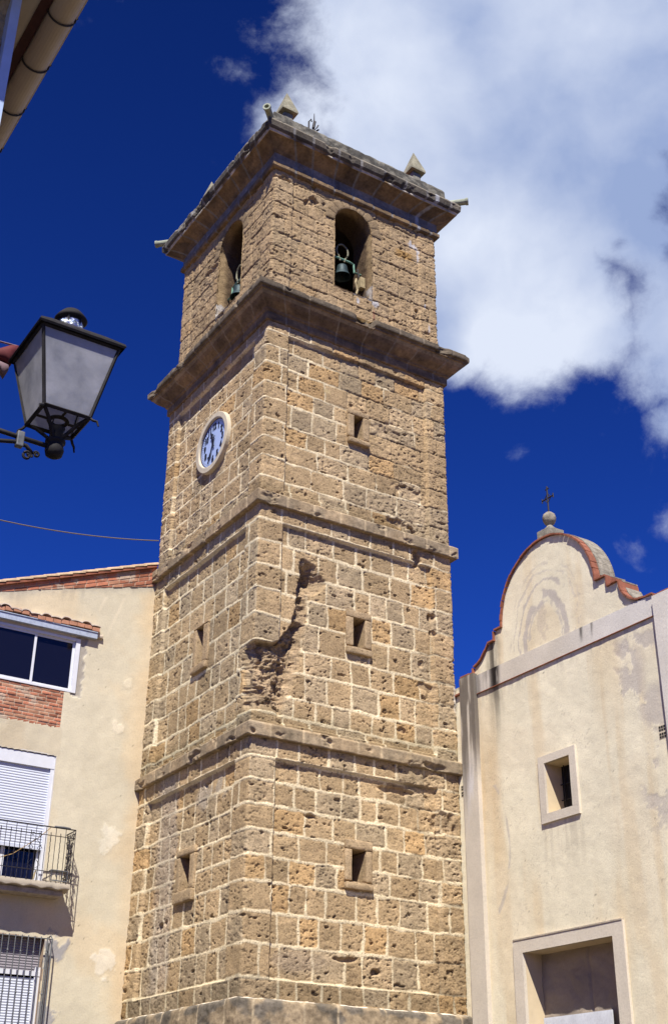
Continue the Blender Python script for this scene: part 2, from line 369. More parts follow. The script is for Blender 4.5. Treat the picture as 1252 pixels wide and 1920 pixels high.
BLK = np.array((.435, .308, .170)); MORT = np.array((.74, .615, .40))
def stone_face(name, frame, parent, bond, s0, s1, z0, z1, rs, rz, panel=None, inset=0., mortar=lambda s, z: 1.0, wear=lambda s, z: 0., damage=None, hole=None,
               stain=None, other=None, seed=0, pdep=.06):
    ns, nz = int(round((s1-s0)/rs))+1, int(round((z1-z0)/rz))+1
    s = np.linspace(s0, s1, ns); z = np.linspace(z0, z1, nz); Sg, Zg = np.meshgrid(s, z, indexing='ij')
    var = .35 if z0 > 19 else 1.0
    def disp(Sg, Zg, frame, full=True):
        sd = {'F1': 0, 'F2': 50, 'F3': 100, 'F4': 150}[frame] + seed
        bd = bond[frame]
        d, bid, _ = bd.eval(Sg, Zg)
        mo = mortar(Sg, Zg)*np.ones_like(Sg); we = wear(Sg, Zg)*np.ones_like(Sg)
        jw = (bd.jw*(.65+1.0*vnoise(Sg*2.3, Zg*2.3, sd+31)))*mo + .014*(1-mo)
        blk = sstep(jw*.5-.012, jw*.5+.012, d)      # 1 inside a block, 0 on the joint
        r1, r2, r3, r4 = (hashf(bid, k) for k in (1, 2, 3, 4))
        n_lo = fbm(Sg*2.2, Zg*2.2, sd+1, 3); n_mid = fbm(Sg*9, Zg*11, sd+2, 4, .6); n_hi = fbm(Sg*22, Zg*30, sd+3, 3, .6)
        rel = np.where(mo > .5, .010*(r1-.35), .022*(r1-.5))
        erod = (.006+.018*r2*r2 + .034*we)
        D = blk*(rel + .006) - blk*erod*(n_mid-.4)*1.2 - .006*(n_hi-.5)
        pit = sstep(.63-.05*r3-.05*we, .72, fbm(Sg*15, Zg*30, sd+9, 4, .65))*blk*sstep(.30, .55, fbm(Sg*2.5, Zg*2.5, sd+41, 3)+.25*r4-.1+.15*we)
        D = D - pit*(.012+.014*r4)
        big = sstep(.755-.035*we, .79, fbm(Sg*6, Zg*10, sd+12, 3, .55))*blk; D = D - big*.05
        D = D - (1-blk)*(-.006*mo + .028*(1-mo)) - (1-blk)*.01*(n_mid-.5)
        edge = np.clip(.035-(d-jw*.5), 0, .035)*blk; D = D - edge*(.10+.3*r2)
        D = D + .02*(n_lo-.5)
        if panel:
            a, b, c, e = panel
            pw = sstep(a-.012, a+.012, Sg)*(1-sstep(b-.012, b+.012, Sg))*sstep(c-.012, c+.012, Zg)*(1-sstep(e-.012, e+.012, Zg))
            D = D - pdep*pw
        dm = np.zeros_like(Sg)
        if damage:
            dm, rgh = damage(frame, Sg, Zg); D = D - dm
        rnd = np.minimum(Sg, 5-Sg); D = D - .02*np.clip(1-rnd/.03, 0, 1)
        C = np.ones(Sg.shape+(3,))*BLK
        tone = 1+(.34*r3-.17)*var; C = C*tone[..., None]
        C = mixc(C, C*np.array((1.10, .98, .80)), (r4 > .85)*.7*var)           # a few ochre blocks
        C = mixc(C, np.array((.38, .30, .195))*(.9+.3*r3)[..., None], (r2 > .70)*.6*var)   # greyer blocks
        C = C*(1+.35*(n_mid-.5))[..., None]
        lich = sstep(.55, .68, fbm(Sg*1.3, Zg*1.7, sd+21, 4))*.45
        C = mixc(C, C*np.array((.93, .95, .95))*.88, lich*blk)
        mcol = MORT*(.85+.3*n_mid)[..., None]; mcol = mixc(np.array((.12, .085, .05))*np.ones_like(C), mcol, mo)
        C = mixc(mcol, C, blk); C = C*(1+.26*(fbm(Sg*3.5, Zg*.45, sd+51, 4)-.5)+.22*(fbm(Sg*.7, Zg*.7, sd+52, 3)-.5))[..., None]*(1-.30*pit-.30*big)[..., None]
        if damage: 
            dc = np.array((.36, .26, .155))*(.5+1.0*fbm(Sg*6, Zg*14, sd+5, 4, .6))[..., None]
            C = mixc(C, dc, np.clip(dm*12, 0, 1))
        if stain: C = stain(frame, Sg, Zg, C, n_mid)
        return D, C
    D, C = disp(Sg, Zg, frame)
    S2 = Sg.copy()
    oz = np.zeros((1, nz)); Z1 = z[None, :]
    nb0 = {'F1': ('F2', 0, -1), 'F2': ('F1', 0, -1), 'F3': ('F1', 5, -1), 'F4': ('F2', 5, -1)}[frame]
    nb1 = {'F1': ('F3', 0, 1), 'F2': ('F4', 0, 1), 'F3': ('F4', 5, 1), 'F4': ('F3', 5, 1)}[frame]
    if s0 <= 0: 
        dd = disp(oz+nb0[1], Z1, nb0[0])[0]; S2 = S2 - dd*np.clip(1-Sg/1.0, 0, 1)
    if s1 >= 5: 
        dd = disp(oz+nb1[1], Z1, nb1[0])[0]; S2 = S2 + dd*np.clip(1-(5-Sg)/1.0, 0, 1)
    if inset: S2 = inset + S2*(5-2*inset)/5; D = D - inset
    keep = None
    if hole:
        sc = (Sg[:-1, :-1]+Sg[1:, 1:])/2; zc = (Zg[:-1, :-1]+Zg[1:, 1:])/2; keep = ~hole(frame, sc, zc)
    return face_mesh(name, frame, Sg, Zg, D, C, M_STONE, parent, keep, S2=S2)

def ring_sweep(name, parent, prof, inset, base_col, seed, amp=.006, chip=None, seglen=.62, sides=(0, 1, 2, 3), mat=None, vis=.03, joint=.012, jointcol=(.40, .32, .21), step=.03, zfun=None):
    """moulding carried round the four sides of the tower; prof = (out, z) from the bottom up"""
    P = [np.array(prof[0], float)]; idx = [0.]
    for i in range(1, len(prof)):
        a, b = np.array(prof[i-1], float), np.array(prof[i], float); n = max(1, int(np.ceil(np.linalg.norm(b-a)/step)))
        for k in range(1, n+1): P.append(a+(b-a)*k/n); idx.append(i-1+k/n)
    P = np.array(P); idx = np.array(idx); VV, FF, CC = [], [], []; base = 0
    rng = random.Random(seed)
    for k in sides:
        n = int(5.6/(vis if k in (0, 3) else .15))
        t = np.linspace(0, 1, n+1)[:, None]; o = P[None, :, 0] - inset; zz = P[None, :, 1] + 0*t
        along = t*5.0
        if k == 3: along = 5-along
        taper = np.clip(np.minimum(t, 1-t)*5/.06, 0, 1)
        nn = fbm(along*7+k*40, zz*9+o*6, seed, 4, .6)-.5; lo = fbm(along*1.3+k*40, zz*.5, seed+4, 3)-.5
        # block ends
        js = []; x = rng.uniform(.3, .7)
        while x < 4.8: js.append(x); x += rng.uniform(seglen*.75, seglen*1.25)
        js = np.array(js); dj = np.min(np.abs(along[..., None]-js), -1)+0*zz; bi = np.searchsorted(js, along[:, 0])
        jm = 1-sstep(joint*.5, joint*.5+.012, dj+.01*nn)
        br = hashf(bi+k*31+seed*7, 1)[:, None]
        o2 = o + taper*(amp*2.2*nn + .012*lo + .008*(br-.5) - jm*.008)
        if chip: o2 = o2 - taper*chip(k, along, zz, P[None, :, 0])
        z2 = zz + taper*(amp*1.2*(fbm(along*6, zz*7, seed+9, 3)-.5) + .02*lo)
        if zfun: z2 = z2 + taper*zfun(k, along, zz, P[None, :, 0])
        side = 5+2*o2
        if k == 0: x, y = -o2+t*side, -o2
        elif k == 1: x, y = 5+o2, -o2+t*side
        elif k == 2: x, y = 5+o2-t*side, 5+o2
        else: x, y = -o2, 5+o2-t*side
        VV.append(np.stack([x, y, z2], -1).reshape(-1, 3))
        F = grid_faces(n+1, len(P))+base; FF.append(F); base += (n+1)*len(P)
        c = base_col(k, along+0*zz, zz, P[None, :, 0]+0*t, idx[None, :]+0*t)*(.82+.36*br[..., None])*(1+.5*nn)[..., None]
        c = mixc(c, np.array(jointcol), jm*.8)
        CC.append(c.reshape(-1, 3))
    return mesh_np(name, np.concatenate(VV), np.concatenate(FF), mat or M_CORNICE, parent, col=np.concatenate(CC))

def rough_block(name, parent, u0, u1, v0, v1, z0, z1, col, seed=0, amp=.01, res=.04, mat=None, origin=None, shape=None):
    """a single block of stone with worn faces"""
    VV, FF, base = [], [], 0
    lo, hi = np.array((u0, v0, z0)), np.array((u1, v1, z1))
    for ax in range(3):
        a, b = [i for i in range(3) if i != ax]
        na, nb = max(2, int((hi[a]-lo[a])/res)+1), max(2, int((hi[b]-lo[b])/res)+1)
        A, B = np.meshgrid(np.linspace(lo[a], hi[a], na), np.linspace(lo[b], hi[b], nb), indexing='ij')
        for sgn, val in ((-1, lo[ax]), (1, hi[ax])):
            V = np.zeros(A.shape+(3,)); V[..., a] = A; V[..., b] = B; V[..., ax] = val
            F = grid_faces(na, nb)
            if (sgn > 0) == (ax == 1): F = F[:, ::-1]
            VV.append(V.reshape(-1, 3)); FF.append(F+base); base += A.size
    V = np.concatenate(VV)
    nz = np.stack([fbm(V[:, 0]*9, V[:, 1]*9, V[:, 2]*9+seed+k*31, 4, .6)-.5 for k in range(3)], -1)
    # worn edges: count how many faces a vertex is on
    on = sum(((np.abs(V[:, i]-lo[i]) < 1e-6) | (np.abs(V[:, i]-hi[i]) < 1e-6)).astype(float) for i in range(3))
    c0 = (lo+hi)/2; V2 = V + nz*amp*2 - np.sign(V-c0)*(on[:, None] >= 2)*amp*.8
    if shape: V2 = shape(V2)
    C = np.asarray(col, float)*(.72+.56*fbm(V[:, 0]*5, V[:, 1]*5, V[:, 2]*5+seed, 4, .6))[:, None]
    return mesh_np(name, V2, np.concatenate(FF), mat or M_STONE, parent, origin, C)
def fbox(frame, s0, s1, d0, d1, z0, z1):
    a, b = FR[frame](s0, d0, z0), FR[frame](s1, d1, z1)
    return (min(a[0], b[0]), max(a[0], b[0]), min(a[1], b[1]), max(a[1], b[1]), min(a[2], b[2]), max(a[2], b[2]))

# ------------------------------------------------------------------ the bell tower
tower = thing('bell_tower', (0, 0, 0), 'tall square bell tower of pitted brown stone with pale mortar and a clock', 'bell tower')
RS, RZ = .0165, .0165
ZC = {1: [4.27, 4.6, 5.18, 5.73, 6.27, 6.72, 7.18, 7.66, 8.13, 8.57, 8.93], 2: [9.19, 9.45, 9.87, 10.42, 10.91, 11.5, 12.05, 12.57, 13.12, 13.6, 13.95],
      3: [14.22, 14.64, 15.14, 15.61, 16.05, 16.6, 17.03, 17.53, 17.98, 18.38, 18.75], 4: [19.25, 19.65, 20.06, 20.45, 20.87, 21.3, 21.78, 22.2, 22.6, 23.0, 23.45],
      0: [0, .5, .95, 1.45, 1.9, 2.4, 2.9, 3.35, 3.8, 4.3]}
def bonds(t, wid, jw): return {f: Bond(ZC[t], wid, 10*t+i, jw=jw) for i, f in enumerate(('F1', 'F2', 'F3', 'F4'))}
# the broken corner on the second stage
DSH = [(-.2, 10.86), (.1, 10.88), (.45, 10.92), (.62, 11.08), (.84, 11.38), (1.0, 12.03), (1.04, 12.35), (1.06, 12.98), (1.2, 12.97)]
DG = [(1.2, 12.97), (1.45, 12.92), (1.72, 12.55), (1.60, 12.30), (1.36, 12.18), (1.32, 11.85), (1.22, 11.45), (1.18, 11.05), (1.14, 10.6), (1.02, 10.2), (.88, 9.8), (.72, 9.48), (-.2, 9.44)]
DP = DSH + DG[1:]
def dmg2(frame, s, z):
    if frame == 'F1':
        j = .10*(vnoise(s*5, z*5, 91)-.5)+.05*(vnoise(s*14, z*14, 92)-.5)
        sj, zj = s+j, z+.10*(vnoise(s*5, z*5, 77)-.5)
        ins = inside(sj, zj, DP); a = seg_dist(sj, zj, DSH, False); b = seg_dist(sj, zj, DG, False)
        cap = np.where(z > 12.25, .32, np.where(z > 10.9, .20, .22))
        dm = np.minimum(np.minimum(a*9, cap), b*1.15)*ins
        st_ = hashf(np.floor(zj/.19+.8*vnoise(s*2, z*2, 5))*13.0+np.floor(sj/.26+.8*vnoise(s*2, z*2, 6))*7.0, 4); dm = dm*(.45+.85*st_)
        rg = (fbm(s*3.2, z*7, 95, 5, .6)-.5)*.20 + (fbm(s*9, z*22, 98, 3, .6)-.5)*.10
        dm = np.clip(dm + rg*np.clip(dm*9, 0, 1)*np.clip(b*6, 0, 1), 0, .42)
        # small holes and spalls
        for (hs_, hz, ra, rb, dp) in ((4.40, 12.40, .10, .09, .12), (4.46, 12.02, .08, .07, .08), (4.12, 11.25, .09, .08, .06), (4.25, 10.75, .2, .12, .05), (3.6, 9.7, .12, .07, .05), (4.02, 13.72, .10, .22, .13)):
            q = np.hypot((s-hs_)/ra, (z-hz)/rb)+.8*(vnoise(s*12, z*12, 33)-.5); dm = np.maximum(dm, dp*(1-sstep(.6, 1.15, q)))
        return dm, 0
    if frame == 'F2':
        w = .30+.10*(z-9.45)/1.5*-1 + .16*(vnoise(z*5, 1, 4)-.5)
        m = (1-sstep(w-.12, w, s))*sstep(9.42, 9.6, z)*(1-sstep(10.78, 10.92, z))
        return m*(.09+.12*(fbm(s*6, z*10, 44, 4)-.3)), 0
    return np.zeros_like(s), 0
def dmg_small(spots):
    def f(frame, s, z):
        dm = np.zeros_like(s)
        for (fr, hs_, hz, ra, rb, dp) in spots:
            if fr == frame:
                q = np.hypot((s-hs_)/ra, (z-hz)/rb)+.9*(vnoise(s*12, z*12, 33)-.5); dm = np.maximum(dm, dp*(1-sstep(.6, 1.15, q)))
        return dm, 0
    return f
SL = {('F1', 1): (2.19, 2.82, 6.34, 7.28, 2.35, 2.67, 6.5, 7.10), ('F1', 2): (2.19, 2.82, 11.10, 12.08, 2.37, 2.66, 11.28, 11.92), ('F1', 3): (2.21, 2.79, 16.17, 17.06, 2.38, 2.62, 16.33, 16.92),
      ('F2', 1): (2.12, 2.92, 6.22, 7.28, 2.34, 2.76, 6.45, 7.13), ('F2', 2): (2.12, 2.80, 10.97, 12.06, 2.34, 2.66, 11.14, 12.0)}
ARCH = {'F1': (1.83, 2.93, 20.43, 22.45), 'F2': (1.60, 2.86, 20.43, 22.36), 'F3': (1.9, 3.0, 20.43, 22.4), 'F4': (1.9, 3.0, 20.43, 22.4)}
def slit_hole(t):
    def f(frame, s, z):
        k = SL.get((frame, t))
        if not k: return np.zeros(s.shape, bool)
        return (s > k[4]-.03) & (s < k[5]+.03) & (z > k[6]-.03) & (z < k[7]+.03)
    return f
def arch_hole(frame, s, z):
    if frame in ('F3', 'F4'): return np.zeros(s.shape, bool)
    a, b, c, e = ARCH[frame]; r = (b-a)/2; m = (a+b)/2
    return ((s > a) & (s < b) & (z > c) & (z <= e)) | ((z > e) & (np.hypot(s-m, z-e) < r))
def stain1(frame, s, z, C, n):
    if frame == 'F2':
        j = .25*(fbm(s*2, z*2, 3, 4)-.5); w = sstep(3.0, 3.15, s+j)*(1-sstep(3.75, 4.15, s+j))
        C = mixc(C, C*.45+np.array((.20, .175, .15)), w*.85*(.7+.5*n)*sstep(4.2, 5, z))
        w2 = (1-sstep(.5, .8, np.hypot((s-1.6)/1.0, (z-8.2)/.5)))*sstep(.45, .6, fbm(s*4, z*5, 8, 4)); C = mixc(C, np.array((.42, .36, .28)), w2*.7)
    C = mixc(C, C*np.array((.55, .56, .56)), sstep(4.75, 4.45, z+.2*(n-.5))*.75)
    pale = (1-sstep(.5, 1.1, np.hypot((s-1.2)/.75, (z-4.95)/.22)+.6*(fbm(s*5, z*5, 6, 3)-.5)))*(frame == 'F1'); C = mixc(C, np.array((.38, .29, .20)), pale*.55)
    return C
def stain2(frame, s, z, C, n):
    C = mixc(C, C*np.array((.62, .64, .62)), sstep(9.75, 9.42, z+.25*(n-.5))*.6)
    if frame == 'F2': C = mixc(C, C*np.array((.93, .97, 1.0)), np.ones_like(s)*.8)
    if frame == 'F1': C = mixc(C, np.array((.62, .58, .52)), (1-sstep(.4, .9, np.hypot((s-5.0)/.10, (z-10.6)/.55)))*.8)
    return C
def stain3(frame, s, z, C, n):
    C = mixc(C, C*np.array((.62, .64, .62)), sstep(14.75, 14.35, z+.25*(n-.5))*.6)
    if frame == 'F1': C = mixc(C, np.array((.5, .38, .2)), (1-sstep(.5, 1.0, np.hypot((s-1.66)/.13, (z-17.33)/.07)+.5*(n-.5)))*.9)
    return C
def stain4(frame, s, z, C, n):
    C = C*np.array((.93, .93, .95))
    if frame == 'F1':
        for (a, b, ra, rb) in ((4.42, 22.45, .035, .38), (4.20, 22.72, .05, .18), (4.30, 22.7, .2, .08), (4.72, 20.25, .03, .2), (4.62, 20.9, .03, .1), (3.05, 20.35, .10, .12), (2.52, 20.25, .05, .1)):
            q = np.hypot((s-a)/ra, (z-b)/rb)+.9*(n-.5)*1.5; C = mixc(C, np.array((.50, .50, .52)), (1-sstep(.6, 1.1, q))*.75)
        C = mixc(C, np.array((.36, .21, .07)), (1-sstep(.5, .95, np.maximum(np.abs(s-3.98)/.36, np.abs(z-22.28)/.16)))*.8)
        C = mixc(C, np.array((.34, .15, .10)), (1-sstep(.3, 1., np.hypot((s-3.0)/.05, (z-20.0)/.25)))*.7)
    if frame == 'F2':
        C = mixc(C, np.array((.45, .42, .38)), (1-sstep(.5, 1.1, np.hypot((s-2.75)/.3, (z-20.1)/.22)+.6*(fbm(s*6, z*6, 9, 3)-.5)))*.7)
    return C
specs = [(0, 0, 4.28, None, 0, .055, lambda s, z: 1., lambda s, z: .3, None, None, None),
         (1, 4.27, 8.96, (.57, 4.43, 4.6, 8.57), 0, .052, lambda s, z: 1-.75*sstep(3.1, 3.9, s)*sstep(.35, .6, fbm(s*1.5, z*1.2, 61, 3)), lambda s, z: .25+.5*sstep(2.5, 4.5, s), dmg_small(
             [('F1', 2.9, 4.9, .10, .06, .10), ('F1', 2.2, 5.05, .22, .06, .07), ('F1', 1.4, 7.6, .10, .05, .06), ('F1', 3.4, 8.4, .4, .07, .06), ('F1', 4.6, 7.9, .3, .25, .05), ('F2', 3.55, 5.9, .10, .09, .12), ('F2', 3.3, 5.95, .06, .06, .08)]), slit_hole(1), stain1),
         (2, 9.15, 14.0, (.57, 4.43, 9.3, 13.59), .0, .050, lambda s, z: 1-.45*sstep(3.7, 4.6, s)*sstep(.4, .6, fbm(s*1.5, z*1.2, 62, 3)), lambda s, z: .15+.5*sstep(3., 4.8, s), dmg2, slit_hole(2), stain2),
         (3, 14.18, 18.8, (.57, 4.43, 14.4, 18.38), .012, .044, lambda s, z: 1-.95*sstep(1.6, 3.3, s+(z-16.5)*.35)*sstep(.30, .45, fbm(s*1.5, z*1.4, 63, 3)), lambda s, z: .25+.4*sstep(1.5, 4, s), dmg_small(
             [('F1', 3.98, 14.35, .10, .16, .14), ('F1', 3.55, 14.5, .35, .12, .06), ('F1', 3.9, 15.4, .4, .15, .04), ('F1', 3.3, 16.8, .5, .15, .03)]), slit_hole(3), stain3),
         (4, 19.2, 23.5, (.55, 4.45, 19.4, 23.2), .078, .03, lambda s, z: .0+.25*(fbm(s*1.5, z*1.4, 64, 3) > .62), lambda s, z: .55+0*s, dmg_small(
             [('F1', 1.15, 22.75, .14, .12, .10), ('F1', .95, 22.6, .08, .1, .08), ('F1', 4.35, 20.65, .06, .06, .10), ('F1', .25, 23.0, .3, .05, .05), ('F2', 3.3, 22.2, .3, .1, .05)]), arch_hole, stain4)]
NAMES = {0: 'base_wall', 1: 'lower_stage_wall', 2: 'middle_stage_wall', 3: 'clock_stage_wall', 4: 'belfry_wall'}
for (t, z0, z1, pan, ins, jw, mo, we, dm, ho, st) in specs:
    bd = bonds(t, (.38, .72) if t in (1, 2) else (.42, .85), jw)
    for f in ('F1', 'F2', 'F3', 'F4'):
        rs = {'F1': RS, 'F2': .021}.get(f, .12)
        if t == 0: rs = .06 if f in ('F1', 'F2') else .25
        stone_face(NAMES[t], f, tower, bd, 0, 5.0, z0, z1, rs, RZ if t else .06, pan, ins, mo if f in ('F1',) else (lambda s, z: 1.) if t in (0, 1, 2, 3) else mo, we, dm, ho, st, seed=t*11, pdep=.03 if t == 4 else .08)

def col_string(k, al, z, o, i):
    c = np.ones(al.shape+(3,))*np.array((.36, .265, .16)); top = sstep(.02, .2, fbm(al*2+k*9, z*3, 5, 3)-.35)
    c = mixc(c, np.array((.20, .175, .13)), top*.38); return c
def strings(name, z0, z1, out, ins, seed, step=.02):
    chip = lambda k, al, z, o: (o > out*.7)*np.clip(fbm(al*3+k*9, z*6, seed+30, 4)-.60, 0, .2)*.5
    return ring_sweep(name, tower, [(-.10, z0+.004), (out-.012, z0), (out, z0+.012), (out, z1-.02), (out-.02, z1), (out-.07, z1+.035), (-.03, z1+.05)], ins, col_string, seed, amp=.007, chip=chip, seglen=.62, joint=.04, jointcol=(.48, .37, .23), vis=.022, step=step)
strings('string_course', 8.93, 9.19, .11, 0, 301)
strings('string_course', 13.94, 14.22, .115, 0, 302)
def col_plinth(k, al, z, o, i):
    c = np.ones(al.shape+(3,))*np.array((.30, .23, .145)); c = mixc(c, np.array((.11, .10, .085)), sstep(.42, .6, fbm(al*3+k*5, z*4, 15, 4)+.2*sstep(3.9, 4.2, z)-.12)*.8)
    c = mixc(c, np.array((.60, .53, .42)), (i > 4.0)*sstep(.35, .5, fbm(al*5, z*5, 19, 3))); return c
ring_sweep('plinth', tower, [(.11, 3.4), (.12, 3.8), (.12, 4.13), (.11, 4.20), (.08, 4.235), (.03, 4.26), (-.03, 4.27)], 0, col_plinth, 303, amp=.02, joint=.03, seglen=.8, vis=.022, step=.025)
ring_sweep('plinth', tower, [(.11, 0), (.11, 3.4)], 0, col_plinth, 304, amp=.01, joint=.03, seglen=.8, vis=.1, step=.1)

# main cornice under the belfry
def col_c3(k, al, z, o, i):
    c = np.ones(al.shape+(3,))*np.array((.23, .155, .085))
    c = mixc(c, np.array((.115, .085, .06)), sstep(.4, .65, fbm(al*2.5+k*7, z*6, 25, 4))*.7)
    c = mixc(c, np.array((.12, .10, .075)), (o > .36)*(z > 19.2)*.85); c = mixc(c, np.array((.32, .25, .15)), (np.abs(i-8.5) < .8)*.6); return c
def chip3(k, al, z, o):
    lip = (o > .36)*(z > 19.18)
    c = lip*np.clip(fbm(al*3+k*9, z*3, 61, 4)-.58, 0, .2)*.6
    if k == 0: c = c + (z > 19.2)*(o > .3)*.17*sstep(2.05, 2.5, al)*(1-sstep(2.62, 2.66, al))
    return c
C3 = [(-.05, 18.62), (.03, 18.63), (.04, 18.66), (.04, 18.84), (.075, 18.86), (.085, 18.90), (.15, 18.95), (.24, 19.02), (.31, 19.10), (.345, 19.15), (.375, 19.155), (.375, 19.20), (.435, 19.22), (.445, 19.26), (.445, 19.36), (.41, 19.39), (.2, 19.44), (-.15, 19.48)]
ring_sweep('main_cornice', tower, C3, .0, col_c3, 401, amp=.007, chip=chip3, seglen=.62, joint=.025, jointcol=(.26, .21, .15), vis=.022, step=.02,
           zfun=lambda k, al, z, o: (k == 0)*(.05*sstep(2.62, 2.66, al) - .0)*sstep(18.9, 19.2, z))
# crowning cornice
def col_c4(k, al, z, o, i):
    c = np.ones(al.shape+(3,))*np.array((.215, .145, .08))
    c = mixc(c, np.array((.105, .078, .055)), sstep(.42, .62, fbm(al*2.2+k*7, z*5, 26, 4))*.75)
    c = mixc(c, np.array((.20, .20, .205)), (i > 3.6)*(i < 5.2)*(.35+.5*fbm(al*4, z*4, 8, 3)))
    c = mixc(c, np.array((.50, .45, .38)), (i > 10.6)*(i < 12.6)*sstep(.35, .5, fbm(al*3, z, 12, 4))*.8)
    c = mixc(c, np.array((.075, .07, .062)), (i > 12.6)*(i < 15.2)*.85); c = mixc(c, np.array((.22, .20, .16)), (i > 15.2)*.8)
    if k == 0: c = mixc(c, np.array((.42, .43, .46)), (1-sstep(.03, .07, np.abs(al-4.35)))*.7)
    return c
C4 = [(-.03, 23.20), (.06, 23.22), (.085, 23.25), (.085, 23.35), (.035, 23.39), (.035, 23.66), (.07, 23.69), (.12, 23.74), (.21, 23.80), (.31, 23.865), (.38, 23.90), (.42, 23.91), (.42, 23.95), (.455, 23.98), (.495, 24.02), (.51, 24.18), (.49, 24.24), (.40, 24.28), (.12, 24.33), (.10, 24.36)]
chip4 = lambda k, al, z, o: (o > .42)*np.clip(fbm(al*3.3+k*9, z*3, 71, 4)-.55, 0, .25)*.55
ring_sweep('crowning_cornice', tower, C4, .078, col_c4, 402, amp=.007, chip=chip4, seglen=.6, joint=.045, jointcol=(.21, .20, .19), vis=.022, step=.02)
def col_par(k, al, z, o, i):
    c = np.ones(al.shape+(3,))*np.array((.20, .185, .15)); return mixc(c, np.array((.08, .075, .065)), sstep(.42, .58, fbm(al*5+k*5, z*7, 27, 4, .6))*.85)
ring_sweep('parapet', tower, [(.13, 24.30), (.14, 24.5), (.13, 24.76), (.10, 24.82), (-.10, 24.84), (-.28, 24.84), (-.30, 24.6), (-.30, 24.1)], .0, col_par, 403, amp=.022, seglen=1.2, joint=.02, jointcol=(.1, .1, .09), vis=.025, step=.03)
# roof inside the parapet
mb = MB(); a = .2
v_ = [mb.bm.verts.new(p) for p in ((a, a, 24.3), (5-a, a, 24.3), (5-a, 5-a, 24.3), (a, 5-a, 24.3), (2.5, 2.5, 25.1))]
for i in range(4): mb.bm.faces.new((v_[i], v_[(i+1) % 4], v_[4]))
mb.bm.faces.new(v_[:4][::-1]); mb.build('roof', M_TILE, tower)
# belfry floor and ceiling
MB().box(.3, 4.7, .3, 4.7, 20.0, 20.35).build('belfry_floor', M_CONC, tower)
MB().box(.15, 4.85, .15, 4.85, 23.3, 24.0).build('belfry_ceiling', mat_plain('dark_vault', (.06, .04, .026), .95, vary=.4, vscale=3, bump=.5), tower)  # ceiling in one dark brown, mottled at random

# arch linings
for f in ('F1', 'F2'):
    a, b, c, e = ARCH[f]; r = (b-a)/2; m = (a+b)/2; path = []
    for z in np.arange(c, e, .04): path.append((a, z))
    for k in range(41): th = math.pi*(1-k/40); path.append((m+r*math.cos(th), e+r*math.sin(th)))
    for z in np.arange(e, c, -.04)[1:]: path.append((b, z))
    path.append((b, c)); 
    for s in np.arange(b, a, -.04)[1:]: path.append((s, c))
    path.append((a, c)); path = np.array(path); n = len(path)
    cen = np.array((m, (c+e)/2+.2)); dep = np.concatenate([[-.10, -.10], np.arange(-.088, -.95, -.04)])
    P = np.repeat(path[:, None, :], len(dep), 1); out = (path-cen); out /= np.linalg.norm(out, axis=1)[:, None]
    P[:, 0] += out*.04
    D = np.repeat(dep[None, :], n, 0)
    nn = fbm(P[..., 0]*8+D*9, P[..., 1]*8, 17, 4, .6)-.5; P = P + out[:, None, :]*(nn*.06)[..., None]; P[-1] = P[0]
    inn = D < -.12
    x, y, z = FR[f](P[..., 0], D, P[..., 1]); F = grid_faces(n, len(dep))
    cc = np.ones(x.shape+(3,))*BLK*.75*(.6+.7*fbm(P[..., 0]*3, P[..., 1]*3, 5, 3))[..., None]
    cc = mixc(cc, np.array((.50, .48, .46)), (P[..., 1] < c+.45)*(P[..., 0] > m)*sstep(.42, .55, fbm(P[..., 0]*4+D*5, P[..., 1]*4, 15, 4))*(.8 if f == 'F1' else .8))
    cc = mixc(cc, np.array((.085, .055, .034))*np.ones_like(cc), sstep(.22, .42, -D+.12*nn)[...]*.92)  # deep end browned: the opening's shade put into the lining colour
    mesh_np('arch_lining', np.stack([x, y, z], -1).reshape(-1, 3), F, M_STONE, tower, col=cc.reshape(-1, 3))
# voussoirs as slightly raised stones round the front arch
for f in ('F1', 'F2'):
    a, b, c, e = ARCH[f]; r = (b-a)/2; m = (a+b)/2
    VV, FF, CC, base = [], [], [], 0
    for k in range(9):
        A0, A1_ = math.pi*(k+.02)/9, math.pi*(k+.98)/9; ro = r+.24+.05*hashf(k, 2)
        aa, rad = np.meshgrid(np.linspace(A0, A1_, 9), np.linspace(r-.005, ro, 9), indexing='ij')
        s, z = m+rad*np.cos(aa), e+rad*np.sin(aa)
        ed = np.minimum(np.minimum(aa-A0, A1_-aa)*rad, np.minimum(rad-(r-.005), ro-rad)); D = -.062-.078+.012*sstep(0, .03, ed)-.02*(fbm(s*9, z*9, 5, 4)-.5)+.045
        x, y, zz = FR[f](s, D, z); F = grid_faces(9, 9)+base; F = F if f == 'F2' else F[:, ::-1]
        VV.append(np.stack([x, y, zz], -1).reshape(-1, 3)); FF.append(F); base += 81
        CC.append((np.ones(x.shape+(3,))*np.array((.285, .205, .12))*(.9+.2*hashf(k, 5))).reshape(-1, 3))
    mesh_np('arch_stones', np.concatenate(VV), np.concatenate(FF), M_STONE, tower, col=np.concatenate(CC))

